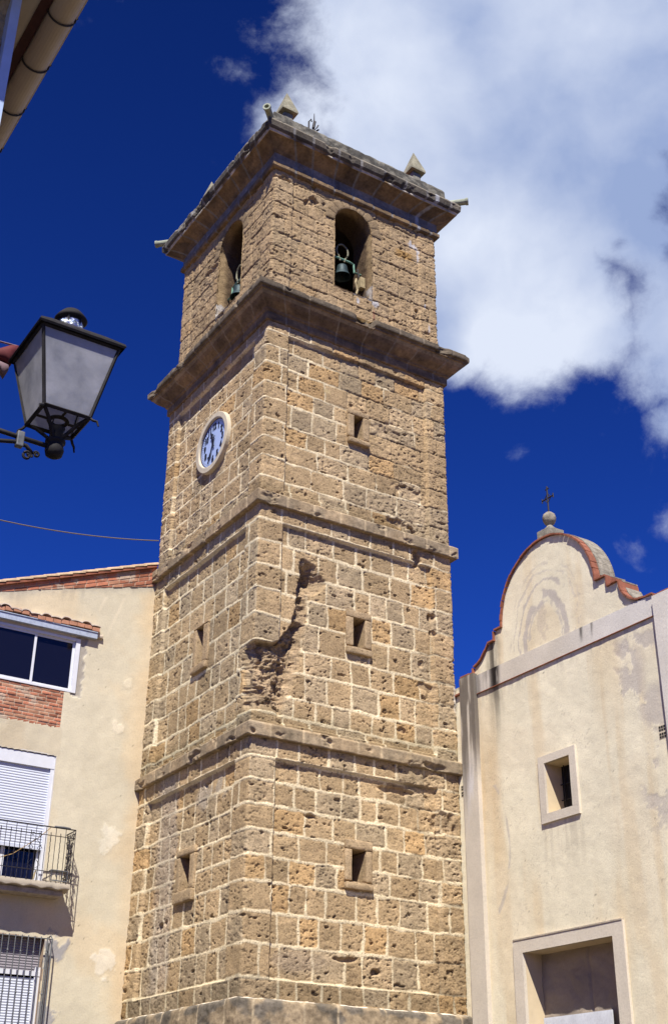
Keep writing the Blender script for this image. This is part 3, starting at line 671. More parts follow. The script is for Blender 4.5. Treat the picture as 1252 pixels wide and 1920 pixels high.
# slit windows: lintel, jambs and sill of worn stone round a deep slot
SLC = (.40, .29, .17)
for (f, t), (a, b, c, e, p, q, g, h) in SL.items():
    w = bpy.data.objects.new('slit_window', None); COL.objects.link(w); w.parent = tower
    d1 = .035 if f == 'F1' else .03; d1 -= .05 if t else 0
    for nm, bx in (('lintel', (a, b, -.55, d1, h, e)), ('jamb', (a, p, -.55, d1-.006, g, h)), ('jamb', (q, b, -.55, d1-.006, g, h)), ('sill', (a, b, -.55, d1+.032, c, g-(.03 if f == 'F1' else 0))),):
        rough_block(nm, w, *fbox(f, *bx), SLC, seed=int(a*10+t), amp=.012, res=.03)
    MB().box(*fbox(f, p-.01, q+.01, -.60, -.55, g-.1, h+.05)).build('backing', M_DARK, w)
    if g-(.03 if f == 'F1' else 0) < g: rough_block('sill', w, *fbox(f, p-.02, q+.02, -.54, -.05, g-.04, g), SLC, seed=4, amp=.004)

# the clock
ck = bpy.data.objects.new('clock', None); COL.objects.link(ck); ck.parent = tower
CS, CZ, RO, RI = 2.44, 16.60, .785, .63
prof = [(RO+.01, .12), (RO, .03), (RO-.002, .0), (RO-.014, -.012), (RI+.03, -.015), (RI+.012, -.010), (RI+.0, .01), (RI-.01, .09)]   # radius, v (outwards is -u)
mb = MB(); n = 72
rings = []
for (r, h) in prof: rings.append([mb.bm.verts.new((h, CS+r*math.cos(2*math.pi*k/n), CZ+.96*r*math.sin(2*math.pi*k/n))) for k in range(n)])
for A, B in zip(rings[:-1], rings[1:]):
    for k in range(n): mb.bm.faces.new((A[k], A[(k+1) % n], B[(k+1) % n], B[k]))
mb.build('rim', mat_plain('cream_painted_rim', (.52, .45, .33), .8, vary=.14, vscale=5, bump=.3), ck)
def dial_mat():
    m, nt, b = mat_base('pale_dial', .4, .4); L = nt.links.new
    tc = node(nt, 'ShaderNodeTexCoord'); sp = node(nt, 'ShaderNodeSeparateXYZ'); L(tc.outputs['Object'], sp.inputs[0])
    def mth(op, a, b_=None):
        n = node(nt, 'ShaderNodeMath', operation=op)
        for k, v in enumerate((a, b_)):
            if v is None: continue
            if isinstance(v, (int, float)): n.inputs[k].default_value = v
            else: L(v, n.inputs[k])
        return n.outputs[0]
    y = mth('SUBTRACT', sp.outputs[1], CS); z = mth('SUBTRACT', sp.outputs[2], CZ)
    an = mth('MULTIPLY', mth('ARCTAN2', y, z), 60/(2*math.pi)); fr_ = mth('ABSOLUTE', mth('SUBTRACT', mth('FRACT', mth('ADD', an, 60.5)), .5))
    r = mth('SQRT', mth('ADD', mth('MULTIPLY', y, y), mth('MULTIPLY', z, z)))
    tick = mth('MULTIPLY', mth('LESS_THAN', fr_, .16), mth('MULTIPLY', mth('GREATER_THAN', r, RI-.10), mth('LESS_THAN', r, RI-.055)))
    mx = node(nt, 'ShaderNodeMix', data_type='RGBA'); L(tick, mx.inputs[0]); mx.inputs[6].default_value = (.38, .48, .74, 1); mx.inputs[7].default_value = (.01, .01, .03, 1)
    L(mx.outputs[2], b.inputs['Base Color']); return m
M_DIAL = dial_mat(); M_BLACK = mat_plain('black_paint', (.006, .006, .018), .6); M_NAVY = mat_plain('dark_blue_rim', (.012, .018, .07), .5)
mb = MB(); mb.lathe((0, CS, CZ), [(.001, .052), (RI+.02, .052), (RI+.02, .08), (.001, .08)], 64, 'u'); mb.build('dial', M_DIAL, ck)
mb = MB()
pr = [(RI+.01, .035), (RI-.035, .040), (RI-.04, .051)]
rings = [[mb.bm.verts.new((h, CS+r*math.cos(2*math.pi*k/n), CZ+r*math.sin(2*math.pi*k/n))) for k in range(n)] for r, h in pr]
for A, B in zip(rings[:-1], rings[1:]):
    for k in range(n): mb.bm.faces.new((A[k], A[(k+1) % n], B[(k+1) % n], B[k]))
mb.build('dial_edge', M_NAVY, ck)
def on_dial(ang, r): return (CS-r*math.sin(ang), CZ+r*math.cos(ang))       # clockwise as seen from the square: the viewer's right is towards s = 0
def glyphs(txt, size):
    cu = bpy.data.curves.new('t', 'FONT'); cu.body = txt; cu.size = size; cu.align_x = 'CENTER'; cu.align_y = 'CENTER'; cu.extrude = .004; cu.offset = .010
    o = bpy.data.objects.new('t', cu); COL.objects.link(o); dg = bpy.context.evaluated_depsgraph_get(); me = bpy.data.meshes.new_from_object(o.evaluated_get(dg)); bpy.data.objects.remove(o); return me
for k in range(1, 13):
    me = glyphs(str(k), .23); me.name = 'numeral'; an = 2*math.pi*k/12; s, z = on_dial(an, RI-.20)
    for v in me.vertices: x, y, w = v.co; v.co = Vector((.046-w, s-x*.85, z+y))
    me.materials.append(M_BLACK); o = bpy.data.objects.new('numeral', me); COL.objects.link(o); o.parent = ck
def hand(name, ang, L_, w, back):
    mb = MB(); P = []
    for (r, hw) in ((-back, w*.5), (-back*.5, w*.35), (0, w*.7), (L_*.45, w*.45), (L_*.6, w*1.3), (L_*.72, w*.5), (L_, .004)): P.append((r, hw))
    pts = []
    for r, hw in P: s, z = on_dial(ang, r); pts.append((.030, s+math.cos(ang)*hw, z+math.sin(ang)*hw))
    for r, hw in P[::-1]: s, z = on_dial(ang, r); pts.append((.030, s-math.cos(ang)*hw, z-math.sin(ang)*hw))
    mb.prism(pts, (-.008, 0, 0)); mb.build(name, M_BLACK, ck)
hand('minute_hand', 2*math.pi*33.5/60, .52, .036, .18); hand('hour_hand', 2*math.pi*(11.35/12), .36, .065, .14)

# pinnacles, spouts, roof cross
def pinnacle(u, v, zb=25.55):
    rough_block('pinnacle_pedestal', tower, u-.13, u+.13, v-.13, v+.13, 24.3, zb-.02, (.24, .225, .18), seed=3, mat=M_CORNICE, amp=.008)
    def shp(V):
        t = np.clip((V[:, 2]-zb-.06)/.72, 0, 1); k = 1-.97*t
        V = V.copy(); V[:, 0] = u+(V[:, 0]-u)*k; V[:, 1] = v+(V[:, 1]-v)*k; return V
    rough_block('pinnacle', tower, u-.23, u+.23, v-.23, v+.23, zb, zb+.78, (.27, .25, .18), seed=8, mat=M_CORNICE, amp=.003, shape=shp)
for (u, v) in ((.58, .5), (4.58, .46), (.5, 4.5), (4.5, 4.5)): pinnacle(u, v)
for (su, sv) in ((-1, -1), (1, -1), (-1, 1), (1, 1)):
    u, v = (0 if su < 0 else 5), (0 if sv < 0 else 5); d = Vector((su, sv, 0)).normalized(); c = Vector((u, v, 24.34))
    mb = MB(); p0 = c+d*.25; p1 = c+d*.80; x = Vector((-d.y, d.x, 0)); n = 14; rings = []
    for (p, r) in ((p0, .085), (p1-d*.06, .085), (p1-d*.06, .10), (p1, .10), (p1, .06), (p1-d*.2, .055)):
        rings.append([mb.bm.verts.new(p+(x*math.cos(2*math.pi*k/n)+Vector((0, 0, 1))*math.sin(2*math.pi*k/n))*r) for k in range(n)])
    for A, B in zip(rings[:-1], rings[1:]):
        for k in range(n): mb.bm.faces.new((A[k], A[(k+1) % n], B[(k+1) % n], B[k]))
    mb.bm.faces.new(rings[-1]); mb.build('water_spout', mat_plain('spout_stone', (.30, .32, .24), .9, vary=.3), tower, smooth=False)
mb = MB(); cu_, cv_ = 2.62, 2.5
mb.tube([(cu_, cv_, 24.9), (cu_, cv_, 27.7), (cu_, cv_, 28.42)], [.035, .03, .01], 8); mb.tube([(cu_-.02, cv_, 27.85), (cu_, cv_, 28.0), (cu_+.02, cv_, 28.12)], .045, 8)
mb.tube([(cu_-.22, cv_, 27.45), (cu_-.14, cv_+.05, 27.75), (cu_-.16, cv_+.02, 28.05), (cu_-.10, cv_, 28.15), (cu_-.08, cv_, 28.08)], .025, 6)
mb.tube([(cu_-.32, cv_, 27.35), (cu_-.2, cv_, 27.62), (cu_, cv_, 27.75), (cu_+.1, cv_, 27.95), (cu_+.14, cv_, 28.05)], .022, 6)
mb.tube([(cu_, cv_-.25, 27.6), (cu_, cv_, 27.7), (cu_, cv_+.25, 27.6)], .025, 6)
mb.build('roof_cross', M_IRON, tower)

# ------------------------------------------------------------------ bells
def bell(name, u, v, zt, R, along, label):
    t = thing(name, (u, v, zt), label, 'bell')
    h = R*1.65
    MB().lathe((u, v, zt-h), [(.02, h*.86), (R*.5, h*.82), (R*.62, h*.45), (R*.86, .06*h), (R*.93, 0.005), (R*1.0, 0), (R*.98, .03*h), (R*.80, .22*h), (R*.66, .45*h), (R*.60, .72*h), (R*.54, .88*h), (R*.34, .97*h), (.02, h)], 32).build('bell_body', M_BRONZE, t, smooth=True)
    MB().tube([(u, v, zt-h*.6), (u, v, zt-h*1.02)], [.012, .03], 8).build('clapper', M_IRON, t)
    ax = Vector((1, 0, 0)) if along == 'u' else Vector((0, 1, 0)); c = Vector((u, v, zt))
    mb = MB(); mb.tube([c-ax*.62+Vector((0, 0, .0)), c-ax*.45+Vector((0, 0, .0)), c-ax*.40+Vector((0, 0, .16)), c-ax*.1+Vector((0, 0, .18)), c+ax*.22+Vector((0, 0, .18)), c+ax*.34+Vector((0, 0, .16)), c+ax*.36+Vector((0, 0, -.08)), c+ax*.62+Vector((0, 0, -.08))], .028, 6)
    mb.build('yoke', M_VERDI, t)
    mb = MB(); pts = [c+ax*(.17*math.sin(a)*(1 if abs(a) > .6 else .8))+Vector((0, 0, .42+.22*math.cos(a))) for a in np.linspace(-2.5, 2.5, 18)]
    pts = [c+ax*-.06+Vector((0, 0, .12))]+pts+[c+ax*.06+Vector((0, 0, .12))]; mb.tube(pts, .024, 7); mb.build('head_ring', mat_plain('worn_yoke_paint', (.20, .19, .13), .8, vary=.4, vscale=12), t)
    return t
bell('bell', 2.38, .60, 21.60, .225, 'u', 'green bronze bell hanging in the arch of the right-hand belfry face')['group'] = 'bells of the belfry'
bell('bell', .42, 2.30, 21.22, .22, 'v', 'green bronze bell half hidden in the arch of the left belfry face')['group'] = 'bells of the belfry'
ct = thing('bell_counterweight', (2.95, .5, 21.2), 'pale wooden block and iron crank beside the bell in the right-hand arch', 'bell gear')
MB().box(2.80, 2.98, .40, .55, 20.98, 21.3).build('wood_block', M_WOOD, ct, bevel=.01)
MB().tube([(2.70, .45, 21.2), (2.66, .42, 21.05), (2.72, .42, 20.85), (2.68, .42, 20.7)], .03, 7).build('crank', M_WOOD, ct)
MB().tube([(2.76, .48, 21.54), (2.80, .48, 21.30)], .025, 7).build('iron_strap', M_IRON, ct)
for p in ct.children: pass

# ------------------------------------------------------------------ the church
church = thing('church', (5, 0, 0), 'cream plastered church with a curved gable edged in orange tile and a small iron cross', 'church')
PL = np.array((.765, .695, .51)); BANDC = np.array((.60, .54, .44))
arcL = [(3.03+1.40*math.cos(a), 11.72+1.48*math.sin(a)) for a in np.linspace(math.pi, 0, 33)]
GAB = [(-.6, 10.86), (.22, 10.86), (.22, 11.0), (.66, 11.0), (.66, 11.12), (.80, 11.16), (.95, 11.25), (1.08, 11.38), (1.17, 11.5), (1.38, 11.5), (1.38, 11.72)] + arcL + [(4.72, 11.72), (4.72, 11.5), (5.02, 11.5)] + \
      [(5.02+.60*(1-math.cos(a)), 11.5-.56*math.sin(a)) for a in np.linspace(.25, 1.35, 7)] + [(5.70, 10.92), (5.85, 10.92), (5.85, 10.87), (6.6, 10.87)]
def topz(s):
    g = np.array(GAB); out = np.full(np.shape(s), 10.87)
    return np.interp(s, np.maximum.accumulate(g[:, 0]+np.arange(len(g))*1e-6), g[:, 1])
DOOR = (1.72, 4.07, 2.4, 5.21); WIN = (2.65, 3.35, 7.60, 8.56)
ns, nz = int(7.2/.028), int(13.3/.028)
s = np.linspace(-.6, 6.6, ns+1); tz = topz(s)
fr = np.concatenate([np.linspace(0, 1, 120)[:-1]*.0, np.linspace(0, 1, nz)])
fr = np.linspace(0, 1, nz)
Sg = np.repeat(s[:, None], nz, 1)
Zg = np.where(fr[None, :] < .80, fr[None, :]/.80*10.8, 10.8+(fr[None, :]-.80)/.20*(tz[:, None]-10.8))
n1 = fbm(Sg*1.2, Zg*1.2, 3, 5); n2 = fbm(Sg*5, Zg*5, 4, 4); n3 = fbm(Sg*.6, Zg*.35, 8, 4)
D = .012*(n1-.5)+.004*(n2-.5)
C = np.ones(Sg.shape+(3,))*PL*(1+.16*(n1-.5))[..., None]
def blot(C, cx, cz, rx, rz, col, k, f=3, sd=0, thr=.5, amp=1.0):
    q = np.hypot((Sg-cx)/rx, (Zg-cz)/rz)+amp*(fbm(Sg*f, Zg*f, sd, 5, .6)-.5)*1.6
    return mixc(C, np.array(col), (1-sstep(.85, 1.0, q))*k)
# ochre run-off stains
C = mixc(C, np.array((.62, .44, .22)), sstep(.50, .72, fbm(Sg*3.2, Zg*.35, 31, 4))*.35)
C = mixc(C, np.array((.58, .40, .20)), (1-sstep(.15, .45, np.abs(Sg-.98)))*(1-sstep(0, 2.6, np.abs(Zg-8.6)))*.55)
C = mixc(C, np.array((.74, .64, .46)), sstep(.5, .7, fbm(Sg*.8, Zg*.8, 41, 4))*.4)
GREY = (.47, .42, .37)
# ghost of the painted niche: torn arched bands in grey wash
wx = .22*(fbm(Sg*2.4, Zg*2.4, 54, 5, .62)-.5); wz = .22*(fbm(Sg*2.4, Zg*2.4, 55, 5, .62)-.5)
q = np.hypot((Sg-2.93+wx)/.80, (Zg-11.05+wz)/1.25); tear = fbm(Sg*5, Zg*5, 52, 5, .65)
for (r0_, w0, kk, thr) in ((1.02, .02, .75, .42), (.76, .075, .8, .40), (.62, .03, .6, .46), (1.20, .012, .5, .5), (1.32, .01, .4, .52)):
    C = mixc(C, np.array(GREY), (1-sstep(w0, w0+.02, np.abs(q-r0_)+.10*(tear-.5)))*(Zg > 10.95)*kk*sstep(thr, thr+.05, fbm(Sg*2.2+r0_*9, Zg*2.2, 56, 4)+.06))
C = blot(C, 2.85, 11.45, .14, .36, GREY, .7, 8, 53, amp=1.5)
C = mixc(C, np.array((.68, .56, .36)), (1-sstep(.5, .62, q))*.5*(Zg > 10.95))
# grey wash smears on the right: bands of torn noise inside loose regions
def smear(cx, cz, rx, rz, sd, f=2.2, k=.7, thr=.52):
    global C
    reg = 1-sstep(.5, 1.1, np.hypot((Sg-cx)/rx, (Zg-cz)/rz)); n_ = fbm(Sg*f+.6*fbm(Sg*3, Zg*3, sd+1, 3), Zg*f, sd, 6, .62)
    m_ = reg*sstep(thr, thr+.025, n_+.06*reg); C = mixc(C, np.array(GREY), m_*k); return m_
for a_ in ((5.0, 9.6, .5, .75, 61), (5.3, 10.15, .8, .3, 62), (5.6, 8.9, .5, .5, 63), (5.5, 7.6, .55, 1.1, 64), (6.0, 7.2, .6, .6, 65), (4.6, 10.2, .5, .25, 66), (5.2, 7.9, .4, .3, 68)): D = D - .004*smear(*a_)
arc_ = np.abs(np.hypot((Sg-.75+wx*.5)/.72, (Zg-7.3)/1.35)-1); C = mixc(C, np.array(GREY), (1-sstep(.015, .06, arc_+.05*(tear-.5)))*(Sg > 1.05)*(Zg < 8.5)*(Zg > 6.)*.65*sstep(.38, .5, fbm(Sg*3, Zg*3, 72, 4)))
# trowel marks, hairline cracks, drips below the frames
C = C*(1+.10*(fbm(Sg*9, Zg*4, 91, 4, .6)-.5))[..., None]; D = D + .010*(fbm(Sg*5, Zg*5, 92, 5, .6)-.5)
cr_ = np.abs(fbm(Sg*1.1, Zg*1.1, 93, 5, .6)-.5); C = mixc(C, np.array((.30, .25, .18)), (1-sstep(.0008, .0025, cr_))*.35*(fbm(Sg*.7, Zg*.7, 94, 3) > .5))
C = mixc(C, np.array((.40, .35, .27)), ((Zg < 7.43) & (Sg > 2.45) & (Sg < 3.55))*sstep(6.2, 7.4, Zg)*sstep(.5, .66, fbm(Sg*12, Zg*.6, 95, 3))*.35)
C = mixc(C, np.array((.64, .47, .24)), (1-sstep(.2, .5, np.abs(Sg-4.45+.2*(n1-.5))))*sstep(8.2, 10.4, Zg)*(Zg < 10.55)*.35)
C = mixc(C, np.array((.33, .30, .25)), sstep(10.15, 10.52, Zg)*(Zg < 10.55)*sstep(.5, .62, fbm(Sg*10, Zg*1.2, 96, 4))*.4)
for k in range(20): cx, cz = .8+hashf(k, 21)*5, 4.6+hashf(k, 22)*6; C = mixc(C, np.array((.16, .13, .09)), (np.hypot(Sg-cx, Zg-cz) < .008+.014*hashf(k, 23))*.6)
# black mould running down at the left shoulder
C = mixc(C, np.array((.10, .085, .065)), np.clip((1-sstep(.05, .30, np.abs(Sg-1.28+.1*(n2-.5))))*sstep(9.0, 10.9, Zg+.8*(fbm(Sg*7, Zg*.6, 81, 4)-.5))*.95, 0, 1)*sstep(.25, .6, fbm(Sg*9, Zg*.8, 82, 4)+.1))
C = mixc(C, np.array((.14, .12, .09)), sstep(.10, .0, tz[:, None]-Zg)*.45*sstep(.4, .6, fbm(Sg*3, Zg*2, 83, 4)))
sc = (Sg[:-1, :-1]+Sg[1:, 1:])/2; zc = (Zg[:-1, :-1]+Zg[1:, 1:])/2
keep = ~(((sc > DOOR[0]) & (sc < DOOR[1]) & (zc > DOOR[2]) & (zc < DOOR[3])) | ((sc > WIN[0]) & (sc < WIN[1]) & (zc > WIN[2]) & (zc < WIN[3])))
face_mesh('facade', 'C', Sg, Zg, D, C, M_PLASTER, church, keep)
# body of the gable behind the plaster skin (0.42 m thick) and the nave
GT = .42
pts = [(5.02, -a, b-.01) for a, b in GAB if b > 10.8]
poly = [(5.02, .6, 10.0)] + pts + [(5.02, -6.6, 10.0)]
MB().prism(poly, (GT, 0, 0)).build('gable_wall', M_LICHEN, church)
mb = MB(); mb.box(5.6, 17, -.1-6.5, .6, 0, 10.0); mb.build('nave', M_PLASTER if False else mat_plain('side_plaster', tuple(PL), .9, vary=.1, vscale=1.2), church)
mb = MB(); mb.prism([(5.45, 1.0, 9.98), (5.45, -3.0, 10.75), (5.45, -7.0, 9.98)], (11.7, 0, 0)); mb.build('nave_roof', M_TILEPALE, church)
MB().box(5.03, 5.6, -6.59, -6.3, 0, 10.0).build('side_wall', mat_plain('side_plaster', tuple(PL), .9, vary=.1, vscale=1.2), church)
# tile coping: flat bricks laid along the outline
def coping(pts, name='tile_coping'):
    mb = MB(); rng = random.Random(5)
    for (a, b) in zip(pts[:-1], pts[1:]):
        a, b = Vector((a[0], a[1])), Vector((b[0], b[1])); L_ = (b-a).length
        if L_ < .02: continue
        n = max(1, round(L_/.17)); d = (b-a)/L_; nn = Vector((-d.y, d.x))
        if nn.y < 0 and abs(d.x) > .01: nn = -nn
        if abs(d.x) < .2: nn = Vector((-1, 0)) if a.x < 3 else Vector((1, 0))
        for k in range(n):
            p, q_ = a+d*(L_*k/n+.003), a+d*(L_*(k+1)/n-.003); j = rng.uniform(-.005, .005); th_ = .038; e0 = .055+rng.uniform(-.01, .01)
            c = [p+nn*(.004+j), q_+nn*(.004+j), q_+nn*(th_+j), p+nn*(th_+j)]
            mb.prism([(5-e0, -x.x, x.y) for x in c], (GT+.02+e0+.03, 0, 0))
    mb.build(name, M_TILE, church)
coping(GAB[1:-1]+[(6.6, 10.87)]); coping([(-.6, 10.66), (.19, 10.66)])
# lichen crust over the tiles on the back half
mb = MB()
for (a, b) in zip(GAB[11:-1], GAB[12:]):
    a, b = Vector(a), Vector(b); d = (b-a)
    if d.length < .02 or abs(d.x) < .02: continue
    d.normalize(); nn = Vector((-d.y, d.x)); nn = -nn if nn.y < 0 else nn
    c = [a+nn*.03, b+nn*.03, b+nn*.055, a+nn*.055]; mb.prism([(5.10, -x.x, x.y) for x in c], (GT-.02, 0, 0))
mb.build('lichen_crust', M_LICHEN, church)
# flat band, pilasters and frames, painted greyish, standing out from the plaster
def raised(name, s0, s1, z0, z1, d, colf, parent=church, res=.03, mat=M_PLASTER, d0=-.02):
    ns, nz = max(2, int((s1-s0)/res)), max(2, int((z1-z0)/res)); a, b = np.meshgrid(np.linspace(s0, s1, ns), np.linspace(z0, z1, nz), indexing='ij')
    # pad with a returning edge on all four sides
    A = np.pad(a, 1, mode='edge'); B = np.pad(b, 1, mode='edge'); Dd = np.pad(np.full(a.shape, d), 1, constant_values=d0)
    A2 = A+.006*(fbm(A*3, B*3, 5, 3)-.5); Dd = Dd+.005*(fbm(A*3, B*3, 6, 3)-.5)
    C_ = colf(A, B)*(1+.15*(fbm(A*1.5, B*1.5, 9, 4)-.5))[..., None]
    return face_mesh(name, 'C', A2, B, Dd, C_, mat, parent, smooth=False)
def bandcol(A, B):
    c = np.ones(A.shape+(3,))*BANDC; c = mixc(c, np.array((.66, .63, .58)), sstep(3.0, 5.2, A+.8*(fbm(A*1.5, B*1.5, 7, 4)-.5))*.7); c = mixc(c, np.array((.58, .53, .47)), (1-sstep(.3, .6, np.abs(A-1.0)))*.6)
    for (x, w, k) in ((1.34, .17, 1.15), (1.2, .3, .5), (3.95, .055, .8), (4.22, .035, .7), (.75, .12, .6)):
        c = mixc(c, np.array((.06, .052, .045)), (1-sstep(w*.3, w*1.3, np.abs(A-x+.12*(fbm(A*4, B*2, 3, 4)-.5))))*k*sstep(.25, .5, fbm(A*8, B*1.5, 4, 4)+.1)*(1 if x < 2 else sstep(10.55, 10.85, B)))
    return c
raised('string_band', .72, 5.86, 10.53, 10.93, .030, bandcol)
MB().box(5-.036, 5-.01, -5.86, -.72, 10.518, 10.53).build('band_tile_edge', M_TILE, church)
def pilcol(A, B):
    c = np.ones(A.shape+(3,))*np.array((.57, .51, .415)); st = fbm(A*9, B*.7, 13, 4)
    c = mixc(c, np.array((.62, .60, .60)), sstep(.48, .62, fbm(A*6, B*.8, 14, 4))*(1-sstep(0, 1.4, np.abs(B-8.2)))*.8)
    c = mixc(c, np.array((.12, .10, .08)), sstep(7.9, 9.9, B+1.6*(st-.5))*sstep(.36, .48, st+.12*sstep(.4, .6, A)-.04)*.9); return c
raised('pilaster', .24, .71, 0, 10.98, .10, pilcol)
raised('pilaster', 5.87, 6.6, 0, 10.86, .10, lambda A, B: np.ones(A.shape+(3,))*np.array((.66, .61, .53)))
FC = lambda A, B: np.ones(A.shape+(3,))*np.array((.63, .56, .45))
def frame_with_reveal(nm, outer, inner, d, depth, bottom=True):
    w = bpy.data.objects.new(nm, None); COL.objects.link(w); w.parent = church
    a, b, c, e = outer; p, q_, g, h = inner
    raised('frame', a, b, h, e, d, FC, w); raised('frame', a, p, g, h, d+.0015, FC, w); raised('frame', q_, b, g, h, d+.0015, FC, w)
    if bottom: raised('frame', a, b, c, g, d, FC, w)
    m = mat_plain('reveal_plaster', (.62, .50, .32), .9, vary=.08, vscale=3, bump=.2)
    mb = MB(); 
    for bx in ((p-.05, p, -depth, .0, g, h), (q_, q_+.05, -depth, .0, g, h), (p-.05, q_+.05, -depth, .0, h, h+.05)): mb.box(*fbox('C', *bx))
    if bottom: mb.box(*fbox('C', p-.05, q_+.05, -depth, .0, g-.05, g))
    mb.build('reveal', m, w); return w
w1 = frame_with_reveal('window', (2.48, 3.52, 7.43, 8.71), WIN, .045, .40)
MB().box(*fbox('C', WIN[0], WIN[1], -.44, -.40, WIN[2], WIN[3])).build('backing', M_DARK, w1)
mb = MB()
for k in range(3): x = WIN[0]+(WIN[1]-WIN[0])*(k+.5)/3; mb.box(*fbox('C', x-.01, x+.01, -.36, -.34, WIN[2], WIN[3]))
for z in (7.9, 8.2): mb.box(*fbox('C', WIN[0], WIN[1], -.365, -.345, z-.008, z+.008))
mb.build('window_bars', M_IRON, w1)
w2 = frame_with_reveal('doorway', (1.46, 4.34, 2.2, 5.44), DOOR, .05, .42, bottom=False)
MB().box(*fbox('C', 1.48, 4.33, -.0, .062, 5.44, 5.465)).build('drip_edge', M_CONC, w2)
# door leaves: dull board covered with wrinkled sheeting
ns, nz = 80, 90; a, b = np.meshgrid(np.linspace(DOOR[0], DOOR[1], ns), np.linspace(DOOR[2], DOOR[3], nz), indexing='ij')
wr = fbm(a*1.7+fbm(a*2, b*2, 3, 3), b*3.2, 21, 4, .55); dd = -.42+.07*np.abs(wr-.5)*2-.02*(np.abs(a-2.98) < .02)
cc = np.ones(a.shape+(3,))*np.array((.34, .28, .215))*(.8+.4*wr)[..., None]
face_mesh('door_sheeting', 'C', a, b, dd, cc, M_PLASTER, w2)
rough_block('door_board', w2, *fbox('C', 1.80, 3.55, -.33, -.30, 3.2, 4.10), (.62, .64, .68), seed=2, amp=.003, res=.06, mat=M_PLASTER)
# vents: two blocks of four holes
for (x, z) in ((5.68, 8.40), (.13, 8.60)):
    v_ = bpy.data.objects.new('wall_vent', None); COL.objects.link(v_); v_.parent = church
    MB().box(*fbox('C', x-.09, x+.09, -.02, .006, z-.12, z+.12)).build('vent_plate', mat_plain('vent_plaster', (.58, .50, .36), .9, vary=.1), v_)
    for i in range(3):
        for j in range(4): MB().box(*fbox('C', x-.075+i*.053, x-.075+i*.053+.042, -.01, .009, z-.10+j*.052+(.01 if j > 1 else -.01), z-.10+j*.052+.04+(.01 if j > 1 else -.01))).build('vent_hole', M_DARK, v_)
# finial and cross
fx, fy = 5.24, -3.03
rough_block('finial_pedestal', church, fx-.2, fx+.2, fy-.2, fy+.2, 13.18, 13.46, (.27, .25, .20), seed=6, amp=.008, mat=M_CORNICE)
MB().lathe((fx, fy, 13.44), [(.20, 0), (.14, .05), (.07, .12), (.06, .17), (.10, .19), (.135, .26), (.145, .33), (.125, .40), (.07, .45), (.02, .47)], 24).build('finial_ball', M_LICHEN, church, smooth=True)
mb = MB(); mb.tube([(fx, fy, 13.88), (fx, fy, 14.52)], .018, 6); mb.tube([(fx, fy-.17, 14.24), (fx, fy+.17, 14.24)], .016, 6)
for p in ((fx, fy-.17, 14.24), (fx, fy+.17, 14.24)): mb.tube([(p[0], p[1], p[2]-.05), (p[0], p[1], p[2]+.05)], .014, 6)
for sg in (-1, 1): mb.tube([(fx, fy+sg*.10, 14.24), (fx, fy+sg*.02, 14.33)], .010, 5); mb.tube([(fx, fy+sg*.10, 14.24), (fx, fy+sg*.02, 14.15)], .010, 5)
mb.tube([(fx, fy-.05, 14.46), (fx, fy+.05, 14.46)], .014, 6)
mb.build('iron_cross', M_IRON, church)

# ------------------------------------------------------------------ the house on the left
house = thing('house', (0, 4.97, 0), 'plastered village house left of the tower with red brick strips and white windows', 'house')
HP = np.array((.58, .52, .385))
HW = 9.0
def plz(s): return np.interp(s, [0, 1.87, 3.68, 9.0], [13.90, 13.40, 12.86, 11.2])           # top of the plaster
def brz(s): return np.interp(s, [0, 9.0], [14.37, 10.96+.02])                                  # top of the brick strip, under the verge
UW = (1.70, 3.95, 10.87, 12.14); BP = (1.92, 3.95, 10.03, 10.87); SW = (1.97, 4.1, 6.66, 9.42); LW = (1.76, 4.0, 3.4, 5.70)
s = np.linspace(-.14, HW, 345); nz = 420; fr = np.linspace(0, 1, nz)
Sg = np.repeat(s[:, None], nz, 1); Zg = fr[None, :]*plz(s)[:, None] + .03*(fbm(Sg*4, Sg*0, 3, 3)-.5)*(fr[None, :] > .97)
n1 = fbm(Sg*1.2, Zg*1.2, 103, 5); n2 = fbm(Sg*6, Zg*6, 104, 4)
D = .014*(n1-.5)+.006*(n2-.5)
C = np.ones(Sg.shape+(3,))*HP*(1+.14*(n1-.5))[..., None]
C = mixc(C, np.array((.64, .50, .31)), sstep(.5, .68, fbm(Sg*.9, Zg*.9, 105, 4))*.45)
C = mixc(C, np.array((.60, .44, .25)), (1-sstep(0, .45, Sg))*.35)
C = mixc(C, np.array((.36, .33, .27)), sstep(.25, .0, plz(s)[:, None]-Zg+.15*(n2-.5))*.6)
for (cx, cz, rx, rz, col, k) in ((.64, 10.27, .11, .12, (.72, .64, .48), .9), (.48, 11.35, .08, .1, (.68, .60, .44), .7), (.58, 7.78, .20, .24, (.74, .69, .56), .5), (.46, 5.36, .20, .24, (.72, .67, .56), .55), (1.58, 5.50, .22, .24, (.30, .29, .30), .85), (1.62, 4.2, .22, .26, (.30, .29, .30), .8)):
    q_ = C.copy(); C = blot(C, cx, cz, rx*1.15, rz*1.15, col, k, 7, int(cx*100), amp=1.5); D = D + .006*(np.abs(C-q_).sum(-1) > .03)
for (x0_, z0_, x1_, z1_) in ((1.10, 12.35, .75, 13.4), (1.35, 12.9, 1.2, 13.3)):
    t_ = np.clip((Zg-z0_)/(z1_-z0_), 0, 1); C = mixc(C, np.array((.72, .63, .47)), (1-sstep(.02, .045, np.abs(Sg-(x0_+(x1_-x0_)*t_)))) * ((Zg > z0_) & (Zg < z1_))*.38)
C = mixc(C, np.array((.50, .42, .29)), ((Zg > 9.42) & (Zg < 10.03) & (Sg > 1.88))*(.35+.5*sstep(.4, .6, fbm(Sg*2, Zg*1.2, 108, 4))))
